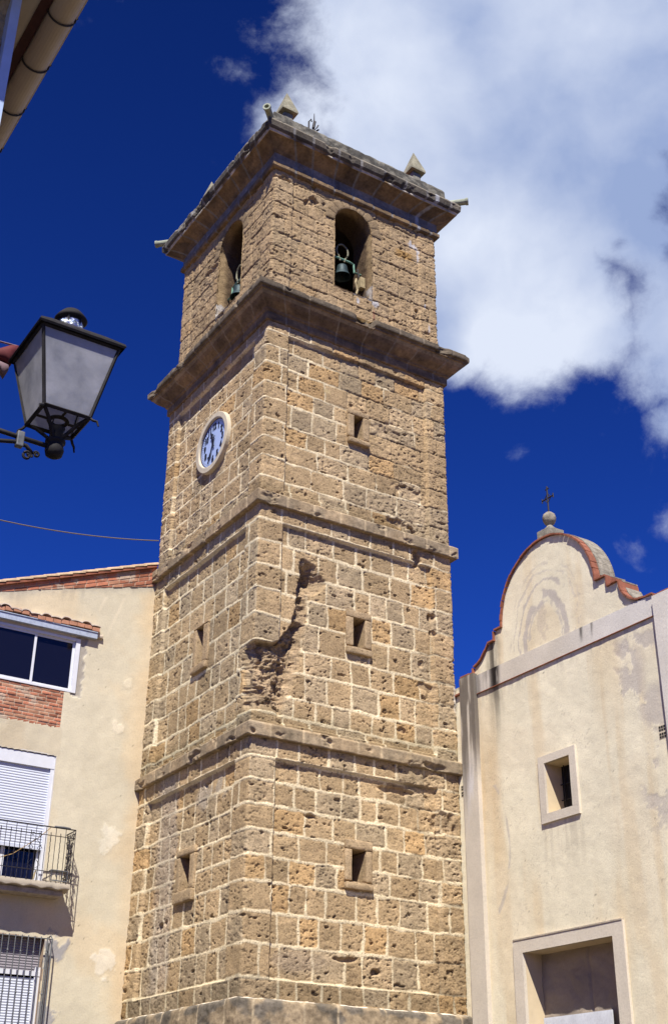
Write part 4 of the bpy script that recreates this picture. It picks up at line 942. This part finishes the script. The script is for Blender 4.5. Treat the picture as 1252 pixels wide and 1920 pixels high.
C = mixc(C, np.array((.30, .27, .24)), ((Zg > 10.8) & (Zg < 12.2) & (Sg > 1.56+.08*(vnoise(Zg*7, 3)-.5)) & (Sg < 1.8))*.8)
C = C*(1+.10*(fbm(Sg*7, Zg*5, 191, 4, .6)-.5)+.10*(fbm(Sg*4, Zg*.5, 192, 4)-.5))[..., None]; D = D + .010*(fbm(Sg*5, Zg*5, 193, 5, .6)-.5)
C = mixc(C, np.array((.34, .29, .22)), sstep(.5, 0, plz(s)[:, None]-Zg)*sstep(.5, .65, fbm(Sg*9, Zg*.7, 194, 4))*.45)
for k in range(26):
    cx, cz = hashf(k, 11)*1.9, 4.5+hashf(k, 12)*9; C = mixc(C, np.array((.14, .115, .08)), (np.hypot(Sg-cx, Zg-cz) < .006+.014*hashf(k, 13))*(.4+.4*hashf(k, 14)))
D = D - .02*((Zg > 10.8) & (Zg < 12.2) & (Sg > 1.57+.08*(vnoise(Zg*7, 3)-.5)) & (Sg < 1.8))
sc = (Sg[:-1, :-1]+Sg[1:, 1:])/2; zc = (Zg[:-1, :-1]+Zg[1:, 1:])/2
keep = np.ones(sc.shape, bool)
for (a, b, c, e) in (UW, (1.95, 3.95, 10.04, 10.9), SW, LW): keep &= ~((sc > a) & (sc < b) & (zc > c) & (zc < e))
face_mesh('front_wall', 'H', Sg, Zg, D, C, M_PLASTER, house, keep)
BR = np.array((.37, .145, .085))
def bricks(name, s0, s1, z0, z1, h, wid, d0, seed, topf=None, botf=None, mort=(.42, .34, .25), parent=house):
    zc_ = list(np.arange(z0, z1+h, h)); bd = Bond(zc_, wid, seed, smax=s1+.3, quoin=False, jw=.014, wob=.13)
    ns, nz = int((s1-s0)/.012)+1, int((z1-z0)/.012)+1
    if topf is None: a, b = np.meshgrid(np.linspace(s0, s1, ns), np.linspace(z0, z1, nz), indexing='ij')
    else:
        nz = 60; a = np.repeat(np.linspace(s0, s1, ns)[:, None], nz, 1); f = np.linspace(0, 1, nz)[None, :]; b = botf(a)*(1-f)+topf(a)*f
    d, bid, _ = bd.eval(a, b*1.0 + (0 if topf is None else a*.376))
    bl = sstep(.005, .010, d); r = hashf(bid, 3); nn = fbm(a*9, b*9, seed, 4)
    Dd = d0 + bl*(.008+.014*hashf(bid, 6)) - .01*(nn-.5)
    c = BR*(.65+.75*r)[..., None]; c = mixc(c, np.array((.42, .24, .15)), (hashf(bid, 9) > .7)*.6); c = mixc(np.array(mort)*(.7+.6*nn)[..., None], c, bl)
    c = mixc(c, np.array((.45, .38, .29)), sstep(.60, .68, fbm(a*3, b*4, seed+4, 4))*.7)
    return face_mesh(name, 'H', a, b, Dd, c, M_BRICK, parent)
bricks('brick_panel', 1.94, 3.96, 10.02, 10.90, .078, (.18, .27), -.02, 501)
bricks('brick_strip', 0.0, HW, 13.0, 15.0, .105, (.22, .30), .0, 502, topf=brz, botf=lambda a: plz(a)-.03)
# verge and roof
def zr(s_): return 14.36-.378*s_                       # underside of the verge
mb = MB(); mb.prism([(-.02, 4.89, zr(.02)), (-HW, 4.89, zr(HW)), (-HW, 4.89, zr(HW)+.05), (-.02, 4.89, zr(.02)+.05)], (0, .26, 0)); mb.build('verge_board', M_TILE, house)
mb = MB(); n = int(HW/.30)
for k in range(n):                                                     # overlapping half-round verge tiles
    s0_, s1_ = k*.30, (k+1)*.30+.06; p0 = Vector((-s0_, 4.965, zr(s0_)+.055)); p1 = Vector((-s1_, 4.965, zr(s1_)+.085)); ring = []
    for p, r in ((p0, .085), (p1, .070)):
        ring.append([mb.bm.verts.new(p+Vector((0, math.cos(a)*r*1.15, math.sin(a)*r))) for a in np.linspace(0, math.pi, 9)]+[mb.bm.verts.new(p+Vector((0, math.cos(a)*(r-.015)*1.15, math.sin(a)*(r-.015)))) for a in np.linspace(math.pi, 0, 9)])
    for i in range(18): mb.bm.faces.new((ring[0][i], ring[0][(i+1) % 18], ring[1][(i+1) % 18], ring[1][i]))
    mb.bm.faces.new(ring[0]); mb.bm.faces.new(ring[1][::-1])
mb.build('verge_tiles', M_TILEPALE, house)
mb = MB(); mb.prism([(-.02, 4.95, zr(.02)+.04), (-HW, 4.95, zr(HW)+.04), (-HW, 4.95, zr(HW)+.14), (-.02, 4.95, zr(.02)+.14)], (0, 7, 0)); mb.build('roof', M_TILEPALE, house)
MB().prism([(-.3, 5.6, 0), (-HW+.1, 5.6, 0), (-HW+.1, 5.6, zr(HW)), (-.3, 5.6, zr(.3))], (0, 6.2, 0)).build('side_walls', mat_plain('house_plaster', tuple(HP), .9, vary=.1), house)
MB().box(-HW, -HW+.3, 4.97, 5.6, 0, zr(HW)).build('end_wall', mat_plain('house_plaster', tuple(HP), .9, vary=.1), house)
MB().box(-HW, 0, 5.45, 5.55, 0, 10.9).build('inner_wall', M_DARK, house)
# upper window: sliding white aluminium
def hbox(mb, s0, s1, d0, d1, z0, z1): mb.box(*fbox('H', s0, s1, d0, d1, z0, z1)); return mb
wn = bpy.data.objects.new('sliding_window', None); COL.objects.link(wn); wn.parent = house
a, b, c, e = UW; mb = MB()
hbox(mb, a, a+.10, -.07, .01, c, e); hbox(mb, b-.06, b, -.07, .01, c, e); hbox(mb, a+.10, b-.06, -.07, .01, e-.06, e); hbox(mb, a+.10, b-.06, -.07, .01, c, c+.05)
mb.build('window_frame', M_ALU, wn, bevel=.004)
for (p, q_, dd_) in ((1.80, 2.78, -.055), (2.70, 3.90, -.02)):
    sa = MB(); hbox(sa, p, p+.055, dd_-.03, dd_, c+.05, e-.06); hbox(sa, q_-.055, q_, dd_-.03, dd_, c+.05, e-.06); hbox(sa, p+.055, q_-.055, dd_-.03, dd_, e-.11, e-.06); hbox(sa, p+.055, q_-.055, dd_-.03, dd_, c+.05, c+.10)
    so = sa.build('sash', M_ALU, wn, bevel=.003)
    g = MB(); hbox(g, p+.055, q_-.055, dd_-.02, dd_-.012, c+.10, e-.11); g.build('pane', M_GLASS, wn)
# hood over the window: rows of brick and tile on a galvanised gutter
hd = bpy.data.objects.new('window_hood', None); COL.objects.link(hd); hd.parent = house
mb = MB(); hbox(mb, 1.36, 4.1, .0, .11, 12.20, 12.225); hbox(mb, 1.36, 4.1, .09, .11, 12.225, 12.34); hbox(mb, 1.36, 4.1, .10, .13, 12.335, 12.352); mb.build('gutter', M_GALV, hd)
rng = random.Random(3); mb = MB(); mp = MB()
for k in range(16):
    x = 1.33+k*.185; dz = rng.uniform(-.008, .008)+.025*math.sin(k*.8); hbox(mb, x, x+.172, .0, .13+rng.uniform(-.012, .015), 12.37+dz, 12.455+dz+rng.uniform(0, .012))
for k in range(12):
    x = 1.30+k*.235; dz = .025*math.sin(k*.63+.5); sgn = 1 if k % 2 else .35; pts = []
    for i in range(9): an = math.pi*i/8; pts.append((x+.12-.118*math.cos(an), 12.475+dz+.065*sgn*math.sin(an)))
    for i in range(9): an = math.pi*(1-i/8); pts.append((x+.12-.105*math.cos(an), 12.455+dz+.062*sgn*math.sin(an)))
    mp.prism([(-p_[0], 4.97-.15, p_[1]) for p_ in pts], (0, .17, 0)); 
mb.build('hood_bricks', mat_plain('hood_brick', (.42, .20, .12), .9, vary=.3, vscale=5, bump=.4), hd, bevel=.004); mp.build('hood_tiles', mat_plain('lime_washed_tile', (.55, .46, .38), .9, vary=.3, vscale=9, bump=.5), hd)
rough_block('broken_end', hd, *fbox('H', 1.20, 1.37, -.01, .08, 12.24, 12.36), (.62, .52, .40), seed=9, amp=.02, res=.03, mat=M_PLASTER)
# middle opening: roller blind half down, balcony door behind
bl = bpy.data.objects.new('balcony_window', None); COL.objects.link(bl); bl.parent = house
mb = MB(); hbox(mb, SW[0]-.02, SW[0], -.28, .0, SW[2], SW[3]); hbox(mb, SW[1], SW[1]+.02, -.28, 0, SW[2], SW[3]); hbox(mb, SW[0]-.02, SW[1]+.02, -.28, 0, SW[3], SW[3]+.02); mb.build('reveal', mat_plain('white_reveal', (.55, .52, .48), .9, vary=.05), bl)
mb = MB(); hbox(mb, SW[0], SW[0]+.075, -.12, -.03, SW[2], SW[3]-.29); hbox(mb, SW[0], SW[1], -.15, -.02, SW[3]-.29, SW[3]-.02); mb.build('blind_box', M_ALU, bl)
mb = MB(); z = 7.48; k = 0
ns = 2; ZZ = np.arange(7.46, 9.14, .008); prof_ = -.075+.010*np.abs(np.sin((ZZ-7.46)/.055*math.pi))
V = np.stack([np.stack(FR['H'](np.full_like(ZZ, x), prof_, ZZ), -1) for x in (SW[0]+.07, SW[1])], 0).reshape(-1, 3)
mesh_np('roller_blind', V, grid_faces(2, len(ZZ))[:, ::-1], M_BLIND, bl, smooth=False)
mb = MB(); hbox(mb, SW[0]+.075, SW[1], -.085, -.055, 7.42, 7.47); mb.build('blind_bottom_rail', M_BLIND, bl)
mb = MB(); hbox(mb, SW[0]+.075, SW[0]+.13, -.20, -.15, SW[2], 7.5); hbox(mb, 2.78, 2.86, -.20, -.15, SW[2], 7.5); hbox(mb, SW[0]+.13, 2.78, -.20, -.15, SW[2], SW[2]+.06); mb.build('door_frame', M_ALU, bl)
mb = MB(); hbox(mb, SW[0]+.13, SW[1], -.24, -.215, SW[2], 9.4); mb.build('pane', M_GLASS, bl)
# balcony
bc = bpy.data.objects.new('balcony', None); COL.objects.link(bc); bc.parent = house
BO, BS0, BS1 = .50, 1.54, 4.6
def slabshape(V):
    V = V.copy(); low = V[:, 2] < 6.60; sc_ = .03*np.abs(np.sin(V[:, 0]*math.pi/.36)); V[low, 2] += sc_[low]*(V[low, 1] < 4.97-.35)
    inn = V[:, 1] > 4.97-.36; V[low & inn, 2] -= 0.02; return V
rough_block('balcony_slab', bc, *fbox('H', BS0, BS1, -.02, BO, 6.56, 6.71), (.46, .40, .31), seed=12, amp=.010, res=.04, mat=M_PLASTER, shape=slabshape)
MB().box(*fbox('H', BS0+.1, BS1-.1, -.02, BO-.12, 6.46, 6.57)).build('slab_soffit', M_CONC, bc, bevel=.02)
mb = MB(); P3 = lambda s_, d_, z_: FR['H'](s_, d_, z_)
RT, RB, RM = 7.79, 6.78, 7.62; e_ = .49
mb.tube([P3(BS0, 0, RT), P3(BS0, e_, RT), P3(BS1, e_, RT), P3(BS1, 0, RT)], .013, 6)
for z in (RM, RB+.12): mb.tube([P3(BS0, 0, z), P3(BS0, e_, z), P3(BS1, e_, z)], .008, 6)
mb.build('handrail', M_IRON, bc)
k = 0
for x in np.arange(BS0, BS1, .105):
    mb = MB()
    top = RT if k % 2 == 0 else RT-.08
    if k % 2 == 0: mb.tube([P3(x, e_, 6.69), P3(x, e_, top)], .007, 5)
    else:
        pts = [P3(x+.004*math.sin(z*60), e_+.004*math.cos(z*60), z) for z in np.arange(6.69, top, .03)]; mb.tube(pts, .0085, 5)
    k += 1; mb.build('railing_bar', M_IRON, bc)
def SC_(p_, r_, n_): MB().tube(p_, r_, n_).build('scroll', M_IRON, bc)
def scroll(c, R, turns, sg, plane='s'):
    pts = []
    for t in np.linspace(0, 1, 22):
        a = t*turns*2*math.pi; r = R*(1-.75*t); pts.append((r*math.cos(a)*sg, r*math.sin(a)))
    return [P3(c[0]+p[0], c[1], c[2]+p[1]) if plane == 's' else P3(c[0], c[1]+p[0], c[2]+p[1]) for p in pts]
for x in (2.37, 3.3, 4.1):
    for sg in (-1, 1):
        SC_(scroll((x+sg*.09, e_, 7.33), .055, 1.1, sg), .006, 5); SC_(scroll((x+sg*.07, e_, 7.60), .045, 1.0, -sg), .006, 5)
        SC_([P3(x, e_, 7.52), P3(x+sg*.07, e_, 7.45), P3(x+sg*.14, e_, 7.34)], .006, 5)
        SC_([P3(x+sg*.05, e_, 7.10), P3(x+sg*.13, e_, 7.0), P3(x+sg*.02, e_, 6.92)], .006, 5)
for x in np.arange(BS0+.08, 2.1, .12): 
    SC_([P3(x, e_, 6.92), P3(x+.02, e_, 6.83), P3(x-.02, e_, 6.80)], .006, 5)
for d_ in np.arange(.08, e_, .10):                                    # side panel with scrolls
    SC_([P3(BS0, d_, 6.69), P3(BS0, d_, RT)], .006, 5)
for z in (6.85, 7.05, 7.3, 7.5, 7.68):
    for sg in (-1, 1): SC_(scroll((BS0, .25+sg*.11, z), .075, 1.2, sg, 'd'), .008, 5)
SC_([P3(BS0, .03, 6.75), P3(BS0, .25, 7.25), P3(BS0, .46, 7.75)], .007, 5); SC_([P3(BS0, .46, 6.75), P3(BS0, .25, 7.25), P3(BS0, .03, 7.75)], .007, 5)
sh = bpy.data.objects.new('railing_shelf', None); COL.objects.link(sh); sh.parent = bc
mb = MB(); hbox(mb, 1.62, 1.98, e_-.14, e_+.01, 6.935, 6.95)
for x in (1.63, 1.74, 1.85, 1.97): hbox(mb, x-.008, x+.008, e_-.005, e_+.005, 6.74, 6.935)
hbox(mb, 1.62, 1.98, e_-.01, e_+.01, 6.73, 6.75); mb.build('shelf', M_IRONGREY, sh)
MB().tube([P3(2.32, e_-.03, 6.72), P3(2.31, e_-.03, 6.82), P3(2.29, e_-.03, 6.90)], [.016, .02, .012], 8).build('rail_knob', M_WOOD, bc)
MB().tube([P3(2.06, e_+.0, 7.80), P3(2.3, e_-.05, 7.55), P3(2.75, e_-.2, 7.2), P3(3.4, e_-.3, 6.95)], .008, 5).build('clothes_line', mat_plain('old_rope', (.38, .25, .10), .9), bc)
MB().tube([P3(1.66, e_, 7.808), P3(1.8, e_, 7.812), P3(2.0, e_, 7.806)], [.018, .024, .018], 8).build('rail_wrapping', M_IRONGREY, bc)
# lower window: blind and projecting grille
lw = bpy.data.objects.new('barred_window', None); COL.objects.link(lw); lw.parent = house
mb = MB(); hbox(mb, LW[0]-.02, LW[0], -.28, 0, LW[2], LW[3]); hbox(mb, LW[0]-.02, LW[1], -.28, 0, LW[3], LW[3]+.02); mb.build('reveal', mat_plain('brown_reveal', (.34, .24, .16), .9, vary=.1), lw)
mb = MB(); hbox(mb, LW[0], LW[0]+.11, -.14, -.10, LW[2], LW[3]-.55); hbox(mb, LW[0], LW[1], -.14, -.09, 4.98, 5.07); mb.build('window_frame', M_ALU, lw)
ZZ = np.arange(3.4, 4.95, .008); prof_ = -.135+.010*np.abs(np.sin(ZZ/.05*math.pi))
V = np.stack([np.stack(FR['H'](np.full_like(ZZ, x), prof_, ZZ), -1) for x in (LW[0]+.07, LW[1])], 0).reshape(-1, 3); mesh_np('roller_blind', V, grid_faces(2, len(ZZ))[:, ::-1], M_BLIND, lw, smooth=False)
ZZ = np.arange(5.06, 5.70, .008); prof_ = -.20+.012*np.abs(np.sin(ZZ/.05*math.pi))
V = np.stack([np.stack(FR['H'](np.full_like(ZZ, x), prof_, ZZ), -1) for x in (LW[0], LW[1])], 0).reshape(-1, 3); mesh_np('shutter_slats', V, grid_faces(2, len(ZZ))[:, ::-1], mat_plain('grey_slats', (.24, .22, .24), .6), lw, smooth=False)
mb = MB(); G = .20; GS0 = 1.69
mb.tube([P3(GS0, 0, 5.72), P3(GS0, G*.5, 5.74), P3(GS0, G, 5.66), P3(GS0, G, 3.4), P3(GS0, .0, 3.4)], .014, 6)
mb.tube([P3(GS0, G-.01, 5.66), P3(3.9, G-.01, 5.66)], .012, 6); mb.tube([P3(GS0, G-.01, 3.45), P3(3.9, G-.01, 3.45)], .012, 6)
mb.tube([P3(GS0+.0, 0.0, 5.62), P3(GS0+.0, 0.02, 5.50), P3(GS0+.0, .10, 5.30)], .012, 6)
mb.build('grille_frame', M_IRONGREY, lw)
k = 0
for x in np.arange(GS0+.10, 3.9, .132):
    mb = MB(); mb.tube([P3(x, G, 3.42), P3(x, G, 5.69)], .011, 6)
    if k % 2 == 0:
        for z in (5.38, 4.62, 4.05): mb.lathe(P3(x, G, z-.02), [(.012, 0), (.020, .01), (.020, .03), (.012, .04)], 8)
    mb.build('grille_bar', M_IRONGREY, lw); k += 1
for d_ in (.05, .12): MB().tube([P3(GS0+.02, d_, 3.42), P3(GS0+.02, d_, 5.6)], .009, 6).build('grille_bar', M_IRONGREY, lw)

# ------------------------------------------------------------------ wall lantern
UW_ = -9.86
LU, LV = -9.266, -14.612; ZT, ZB, LA, LB = 5.658, 5.225, .235, .137
lan = thing('street_lantern', (LU, LV, 4.98), 'black four-sided street lantern with frosted panes on a scrolled wall bracket', 'street lamp')
def quadring(h, z): return [Vector((LU+sx*h, LV+sy*h, z)) for sx, sy in ((-1, -1), (1, -1), (1, 1), (-1, 1))]
top, bot = quadring(LA-.012, ZT), quadring(LB-.006, ZB)
for i in range(4):
    j = (i+1) % 4; mb = MB(); q = [bot[i], bot[j], top[j], top[i]]; c = sum(q, Vector())/4; nn = (q[1]-q[0]).cross(q[3]-q[0]).normalized()
    if nn.dot(c-Vector((LU, LV, c.z))) < 0: nn = -nn
    mb.prism([tuple(p) for p in q], tuple(-nn*.004)); mb.build('glass_pane', M_FROST, lan)
mb = MB()
def bar(mb, a, b, w, n=4): mb.tube([a, b], w, n)
for i in range(4):
    bar(mb, bot[i], top[i]+Vector((0, 0, .01)), .011); bar(mb, bot[i], bot[(i+1) % 4], .013); bar(mb, top[i], top[(i+1) % 4], .012)
    d = (bot[i]-Vector((LU, LV, ZB))).normalized(); mb.tube([bot[i], bot[i]+d*.02+Vector((0, 0, -.02)), bot[i]+d*.045+Vector((0, 0, -.03)), bot[i]+d*.055+Vector((0, 0, -.06))], [.008, .008, .007, .005], 5)
mb.build('lantern_frame', M_LAMP, lan)
mb = MB(); lv = [quadring(LA+.012, ZT+.0), quadring(LA+.018, ZT+.012), quadring(LA+.012, ZT+.028), quadring(.16, ZT+.10), quadring(.095, ZT+.135), quadring(.08, ZT+.15)]
R_ = [[mb.bm.verts.new(p) for p in q] for q in lv]
for A, B in zip(R_[:-1], R_[1:]):
    for i in range(4): mb.bm.faces.new((A[i], A[(i+1) % 4], B[(i+1) % 4], B[i]))
mb.bm.faces.new(R_[-1]); mb.build('lantern_roof', M_LAMP, lan)
mb = MB(); 
for i in range(6): a = math.pi/3*i; mb.tube([(LU+.055*math.cos(a), LV+.055*math.sin(a), ZT+.14), (LU+.075*math.cos(a), LV+.075*math.sin(a), ZT+.25)], .008, 5)
mb.lathe((LU, LV, ZT+.232), [(.084, 0), (.094, .012), (.08, .035), (.055, .065), (.025, .085), (.01, .09)], 24); mb.build('chimney_cap', M_LAMP, lan, smooth=True)
mb = MB(); mb.lathe((LU, LV, ZT+.15), [(.06, 0), (.075, .03), (.07, .07), (.04, .095)], 14); o = mb.build('foil_reflector', M_FOIL, lan)
MB().lathe((LU, LV, ZT-.33), [(.02, 0), (.05, .05), (.07, .14), (.055, .23), (.035, .30)], 18).build('lamp_bulb', mat_plain('dusty_bulb', (.5, .5, .5), .3), lan, smooth=True)
mb = MB(); hub = Vector((LU, LV, ZB-.13))
for i in range(4):
    m_ = (bot[i]+bot[(i+1) % 4])/2; mb.tube([bot[i], bot[i].lerp(hub, .35)+Vector((0, 0, .01)), bot[i].lerp(hub, .8)+Vector((0, 0, -.005)), hub], .011, 5)
    mb.tube([m_, m_.lerp(Vector((LU, LV, ZB)), .6)], .008, 5)
mb.tube([Vector((LU+.05*math.cos(a), LV+.05*math.sin(a), ZB)) for a in np.linspace(0, 2*math.pi, 17)[:-1]], .012, 5, closed=True)
mb.build('base_spider', M_LAMP, lan)
MB().lathe((LU, LV, 4.995), [(.02, 0), (.045, .015), (.052, .045), (.045, .075), (.04, .085), (.055, .092), (.055, .105), (.038, .112), (.036, .16), (.045, .185)], 18).build('base_socket', M_LAMP, lan, smooth=True)
mb = MB(); mb.tube([(LU, LV, 5.055), (LU-.2, LV, 5.06), (UW_, LV, 5.075)], .014, 8)
mb.tube([(LU-.12, LV, 4.985), (LU-.155, LV, 5.02), (LU-.22, LV, 5.025), (LU-.32, LV, 5.0), (LU-.45, LV, 4.9), (UW_, LV, 4.72)], .012, 7); mb.build('bracket_arm', M_LAMP, lan, smooth=True)
mb = MB()
def spiral(cu_, cz_, R, sg, t0=0): return [(cu_+sg*R*(1-.7*t)*math.cos(t0+t*8), LV, cz_+R*(1-.7*t)*math.sin(t0+t*8)) for t in np.linspace(0, 1, 24)]
for sp_, rr_ in ((spiral(LU-.145, 4.962, .028, 1), .008), (spiral(LU-.095, 4.985, .018, -1), .007), (spiral(LU-.33, 5.035, .022, 1), .006), (spiral(LU-.40, 5.03, .022, -1), .006)): MB().tube(sp_, rr_, 6).build('bracket_scroll', M_LAMP, lan)
mb.bm.free()
MB().box(LU-.215, LU-.175, LV-.02, LV+.02, 5.0, 5.09).build('bracket_clip', M_IRONGREY, lan, bevel=.006)
MB().box(UW_, UW_+.02, LV-.05, LV+.05, 4.68, 5.15).build('wall_plate', M_LAMP, lan)
MB().tube([(LU-.03, LV-.045, 5.10), (LU-.05, LV-.06, 5.15), (LU-.045, LV-.06, 5.20)], .005, 5).build('cable', M_LAMP, lan)

# red and pale cloth hanging on the bracket side of the lantern
cl = thing('hanging_cloth', (-9.60, -14.30, 5.6), 'small red and pale cloth hanging at the left edge behind the lantern', 'cloth')
def cloth(name, pts, mat):
    mb = MB(); n = len(pts); mb.prism(pts, (.0, .012, 0)); return mb.build(name, mat, cl)

def drape(name, outline, mat, bulge):
    a = np.array(outline, float); c = a.mean(0); mb = MB(); n = len(a); vs = []
    rings = []
    for t, off in ((1, 0), (.7, bulge*.7), (.35, bulge)): rings.append([mb.bm.verts.new((c[0]+(p[0]-c[0])*t, -14.30-off, c[1]+(p[1]-c[1])*t)) for p in a])
    back = [mb.bm.verts.new((p[0], -14.27, p[1])) for p in a]
    for A, B in zip([back]+rings[:-1], rings):
        for i in range(n): mb.bm.faces.new((A[i], A[(i+1) % n], B[(i+1) % n], B[i]))
    mb.bm.faces.new(rings[-1]); mb.bm.faces.new(back[::-1]); return mb.build(name, mat, cl, smooth=True)
drape('red_cloth', [(-9.64, 5.74), (-9.56, 5.78), (-9.50, 5.825), (-9.455, 5.84), (-9.45, 5.80), (-9.465, 5.74), (-9.485, 5.685), (-9.52, 5.70), (-9.56, 5.695), (-9.64, 5.68)], M_RED, .03)
MB().tube([(-9.86, -14.285, 5.90), (-9.62, -14.285, 5.83), (-9.452, -14.285, 5.842)], .006, 5).build('cord', M_PALECLOTH, cl)
drape('pale_cloth', [(-9.64, 5.69), (-9.56, 5.70), (-9.49, 5.69), (-9.492, 5.65), (-9.51, 5.60), (-9.54, 5.64), (-9.64, 5.62)], M_PALECLOTH, .02)

# ------------------------------------------------------------------ corner building with the eave over the camera
cb = thing('corner_house', (-9.86, -14.64, 0), 'shaded eave and beige gutter of the house overhead with a rough stone end wall', 'house')
ZE = 8.12
ns, nz = 180, 240; a, b = np.meshgrid(np.linspace(0, 6.1, ns), np.linspace(0, ZE+.12, nz), indexing='ij')
nn = fbm(a*9, b*9, 201, 4, .6); dd = -.06+.16*(nn-.3); cc = np.array((.42, .34, .22))*(.45+1.1*fbm(a*12, b*12, 205, 4, .65))[..., None]
x, y, z = -9.90-a, -14.64-dd+.0, b
mesh_np('rubble_wall', np.stack([x, y, z], -1).reshape(-1, 3), grid_faces(ns, nz)[:, ::-1], M_STONE, cb, col=cc.reshape(-1, 3))
MB().box(-16, -9.86, -14.55, -1.5, 0, ZE+.1).build('walls', mat_plain('corner_house_plaster', (.50, .43, .33), .95, vary=.12, bump=.3), cb)
MB().box(-9.925, -9.868, -14.70, -14.58, 0, ZE+.12).build('corner_trim', M_PALEBLUE, cb)
MB().box(-16, -9.74, -15.3, -1.4, ZE+.07, ZE+.13).build('soffit', M_SOFFIT, cb)
MB().box(-9.74, -9.68, -15.3, -1.4, ZE+.06, ZE+.24).build('fascia', M_DARKRED, cb)
MB().prism([(-9.5, -15.3, ZE+.20), (-16, -15.3, ZE+2.6), (-16, -15.3, ZE+.13), (-9.68, -15.3, ZE+.13)], (0, 13.9, 0)).build('roof', M_TILE, cb)
GC, GR = -9.585, .088
mb = MB(); arc = [(GC+GR*math.cos(a_), ZE+.085+GR*math.sin(a_)) for a_ in np.linspace(math.pi, 2*math.pi, 15)]
pr = arc+[(GC+GR+.014, ZE+.09), (GC+GR+.016, ZE+.10), (GC+GR-.004, ZE+.10)]+[(GC+(GR-.006)*math.cos(a_), ZE+.085+(GR-.006)*math.sin(a_)) for a_ in np.linspace(2*math.pi, math.pi, 15)]
mb.prism([(p, -15.3, q) for p, q in pr], (0, 13.9, 0)); g_ = mb.build('gutter', M_BEIGE, cb)
for i, v0_ in enumerate(np.arange(-15.07, -2, .465)):
    mb = MB(); mb.tube([(GC-GR-.05, v0_, ZE+.13)]+[(GC+(GR+.008)*math.cos(a_), v0_, ZE+.085+(GR+.008)*math.sin(a_)) for a_ in np.linspace(math.pi, 2*math.pi, 13)]+[(GC+GR+.02, v0_, ZE+.105)], .007, 5)
    mb.build('gutter_bracket', M_IRON, cb)

# ------------------------------------------------------------------ wire to the tower
def wire(name, a, b, sag, r, label):
    pts = [Vector(a).lerp(Vector(b), t)+Vector((0, 0, -sag*4*t*(1-t))) for t in np.linspace(0, 1, 25)]
    o = MB().tube(pts, r, 5).build(name, mat_plain('weathered_cable', (.16, .13, .09), .8), None, origin=a); tag(o, label, 'cable')
wire('overhead_cable', (-7.5, 4.93, 14.69), (-.03, 4.93, 15.06), .357, .014, 'thin slack cable running from the left edge to the tower side above the roof')

# ------------------------------------------------------------------ ground and streets (below the frame)
g = MB(); g.box(-400, 400, -400, 400, -.5, 0); tag(g.build('ground', M_EARTH, None, origin=(0, 0, 0)), kind='structure')
g = MB(); g.box(-9.8, 5.0, -40, 4.9, 0.0, .012); tag(g.build('paving', M_GROUND, None, origin=(0, 0, 0)), kind='structure')
